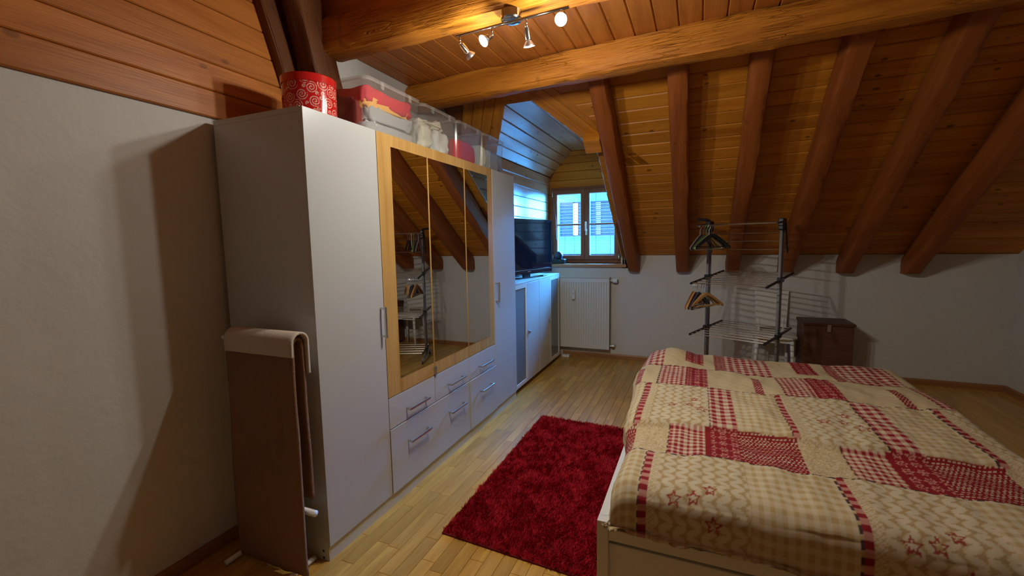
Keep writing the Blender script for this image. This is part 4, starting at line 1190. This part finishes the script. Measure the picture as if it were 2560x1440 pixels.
# ------------------------------------------------------------------ hangers (local: hook contact at origin, arms along x)
def hanger_meshes(style):
    hook = [(0, 0, -.085)]
    hook.append((0, 0, -.04))
    for k in range(9):
        a = math.radians(-60 + 240 * k / 8); hook.append((.018 * math.cos(a), 0, -.015 + .018 * math.sin(a) - .003))
    hk = MB().tube(hook, .0018 if style != 'plastic' else .0032, 6)
    body = MB(); arms = []
    for k in range(13):
        t = -1 + 2 * k / 12
        arms.append((t * .195, 0, -.088 - .112 * abs(t) ** 1.2))
    if style == 'wood':
        n = len(arms); prev = None
        for i, p in enumerate(arms):
            x, _, z = p; t = abs(x) / .195; hh = .013 - .003 * t; ww = .006 + .003 * t
            for dy, dz in ((-ww, -hh), (ww, -hh), (ww, hh), (-ww, hh)): body.v.append((x, dy, z + dz))
        for i in range(n - 1):
            for k in range(4):
                a0 = i * 4 + k; a1 = i * 4 + (k + 1) % 4; body.f.append((a0, a1, a1 + 4, a0 + 4))
        body.f += [(3, 2, 1, 0), tuple((n - 1) * 4 + k for k in range(4))]
        bar = MB().tube([(-.18, 0, -.192), (.18, 0, -.192)], .005, 8)
    else:
        body.tube(arms, .0055, 8)
        bar = MB().tube([(-.195, 0, -.2), (-.18, 0, -.212), (.18, 0, -.212), (.195, 0, -.2)], .0048, 8)
    return hk, body, bar
hcache = {}
def hanger(style, mat, hookmat, pos, rz, label, group, tilt=0):
    t = empty('clothes_hanger', pos, label, 'hanger', group)
    t.rotation_euler = (0, tilt, rz)
    for nm, mb, mt_ in zip(('hook', 'shoulder', 'bar'), hcache.setdefault(style, [m_.mesh(style + n_, smooth=False) for m_, n_ in zip(hanger_meshes(style), ('_hook', '_shoulder', '_bar'))]), (hookmat, mat, mat)):
        o = bpy.data.objects.new(nm, mb.copy()); o.data.materials.clear(); o.data.materials.append(M[mt_]); C.objects.link(o); o.parent = t
def hang_pos(a, e, z): 
    return rp(a, e, z + .0035)
low = [('wood', 'hanger_wood_red', 'hangers on the middle shelf of the drying rack', 'reddish brown wooden hanger, outermost on the rack shelf', .012, 74),
       ('wood', 'hanger_wood', '', 'light wooden hanger just behind the reddish one', .028, 72),
       ('plastic', 'hanger_black', '', 'black hanger next to the light wooden one on the shelf', .045, 70),
       ('wood', 'hanger_purple', '', 'dark purple hanger in the middle of the shelf row', .062, 70),
       ('plastic', 'hanger_black', '', 'black tubular hanger beside the purple one', .080, 68),
       ('plastic', 'hanger_white', '', 'thin white hanger directly behind the honey wooden ones', .100, 60),
       ('wood', 'hanger_wood', '', 'honey wooden hanger with trouser bar, second from the front', .118, 54),
       ('wood', 'hanger_wood', '', 'honey wooden hanger at the front of the shelf row', .135, 47)]
for st, mt_, g, lab, a, rz in low:
    hanger(st, mt_, 'steel', hang_pos(a, -.349, 1.036), math.radians(rz), lab, 'hangers on the middle shelf of the drying rack')
upm = [('plastic', 'hanger_grey', 'grey plastic hanger, outermost on the top rod', .005, 66),
       ('plastic', 'hanger_black', 'black hanger behind the grey one on the top rod', .022, 64),
       ('plastic', 'hanger_purple', 'dark violet hanger on the top rod', .040, 62),
       ('plastic', 'hanger_green', 'green plastic hanger on the top rod', .060, 58),
       ('plastic', 'hanger_white', 'pale plastic hanger in front of the green one', .085, 54),
       ('wood', 'hanger_black', 'broad black hanger on the top rod', .105, 50),
       ('wood', 'hanger_black', 'broad black hanger nearest the viewer on the top rod', .125, 44)]
for st, mt_, lab, a, rz in upm:
    hanger(st, mt_, mt_ if st == 'plastic' else 'steel', hang_pos(a, -.22, 1.545), math.radians(rz), lab, 'hangers on the top rod of the drying rack')

# ------------------------------------------------------------------ white chair by the knee wall
ch = empty('dining_chair', (.72, 5.06, 0), 'white painted wooden chair against the knee wall behind the rack', 'chair')
sx0, sx1, sy0, sy1 = .52, .92, 4.93, 5.265
seat = MB().prism([(sx0 + .02, sy1, .43), (sx0, sy0 + .06, .43), (sx0 + .05, sy0, .43), (sx1 - .05, sy0, .43), (sx1, sy0 + .06, .43), (sx1 - .02, sy1, .43)], (0, 0, .028))
part('seat', seat, 'chair_white', ch, bevel=.008)
for lx, ly, dx, dy_ in ((sx0 + .05, sy0 + .05, -.02, -.015), (sx1 - .05, sy0 + .05, .02, -.015), (sx0 + .06, sy1 - .05, -.02, .03), (sx1 - .06, sy1 - .05, .02, .03)):
    part('leg', MB().tube([(lx + dx, ly + dy_, 0), (lx, ly, .43)], [.013, .019], 10), 'chair_white', ch, smooth=True)
part('backrest', MB().prism([(sx0 + .06, sy1 - .03, .50), (sx1 - .06, sy1 - .03, .50), (sx1 - .045, sy1 + .0, .88), (sx0 + .045, sy1 + .0, .88)], (0, .018, .0)), 'chair_white', ch, bevel=.006)
for xx in (sx0 + .09, sx1 - .09): part('back_post', MB().tube([(xx, sy1 - .03, .44), (xx, sy1 - .015, .60)], .012, 8), 'chair_white', ch)
part('apron', MB().box(sx0 + .06, sy0 + .05, .385, sx1 - .06, sy0 + .065, .43), 'chair_white', ch)
cs = empty('wooden_chest', (1.16, 5.10, 0), 'dark brown wooden chest standing next to the white chair', 'chest')
part('body', MB().box(.96, 4.96, .03, 1.36, 5.285, .585), 'chest_wood', cs, bevel=.004)
part('lid', MB().box(.95, 4.945, .586, 1.37, 5.288, .612), 'chest_wood', cs, bevel=.004)
part('clasp', MB().box(1.145, 4.94, .53, 1.175, 4.96, .60), 'steel', cs, bevel=.002)
for fx in (.97, 1.31):
    for fy in (4.97, 5.24): part('foot', MB().box(fx, fy, 0, fx + .04, fy + .04, .03), 'chest_wood', cs)

# ------------------------------------------------------------------ brown throw on a white stand at the wardrobe's end
ts = empty('towel_stand', (-1.72, 1.29, 0), 'white towel stand at the near end of the wardrobe', 'towel stand')
for xx in (-1.93, -1.58):
    part('upright', MB().tube([(xx, 1.29, .02), (xx, 1.29, 1.03)], .010, 10), 'white_plastic', ts, smooth=True)
    part('foot', MB().tube([(xx, 1.20, .013), (xx, 1.375, .013)], .012, 10), 'white_plastic', ts, smooth=True)
part('rail', MB().tube([(-1.95, 1.29, 1.03), (-1.53, 1.29, 1.03)], .010, 10), 'white_plastic', ts, smooth=True)
part('rail', MB().tube([(-1.94, 1.325, .275), (-1.50, 1.325, .275)], .014, 10), 'white_plastic', ts, smooth=True)
def draped(name, x0, x1, yc, ztop, zf, zb, mat, label, cat, gap=.017, th=.012, seed=0, flare=0):
    """cloth over a rail along x: front fall to zf, rear fall to zb"""
    prof = []
    nf = 26
    for k in range(nf): prof.append((-gap, zf + (ztop - gap - zf) * k / nf))
    for k in range(9):
        a = math.pi * k / 8; prof.append((-gap * math.cos(a), ztop - gap + gap * math.sin(a)))
    for k in range(1, nf + 1): prof.append((gap, ztop - gap - (ztop - gap - zb) * k / nf))
    nx = 26; mb = MB(); m = len(prof)
    for i in range(nx + 1):
        t = i / nx
        for (dy, z) in prof:
            fall = max(0, ztop - z)
            wv = noise.noise(Vector((t * 5, z * 1.5, seed))) * .018 * min(1, fall * 3)
            sgn = -1 if dy < 0 else (1 if dy > 0 else 0)
            x = x0 + (x1 - x0) * t + (flare * fall * (t - .5) * 2) + noise.noise(Vector((z * 3, t, seed + 5))) * .006
            mb.v.append((x, yc + dy + sgn * (abs(wv) + .004 * fall) * (1 if dy < 0 else .5), z))
    for i in range(nx):
        for j in range(m - 1):
            a = i * m + j; mb.f.append((a, a + 1, a + m + 1, a + m))
    o = part(name, mb, mat, smooth=True)
    md = o.modifiers.new('thickness', 'SOLIDIFY'); md.thickness = th; md.offset = 1
    return tag(o, label, cat)
draped('throw_blanket', -1.90, -1.497, 1.29, 1.048, .03, .35, 'brown_plush', 'brown plush throw hanging over the towel stand at the wardrobe end', 'blanket', seed=2)
draped('fleece_towel', -1.88, -1.483, 1.29, 1.073, .985, .90, 'beige_fleece', 'beige fleece towel laid over the top of the brown throw', 'towel', gap=.034, th=.010, seed=4)
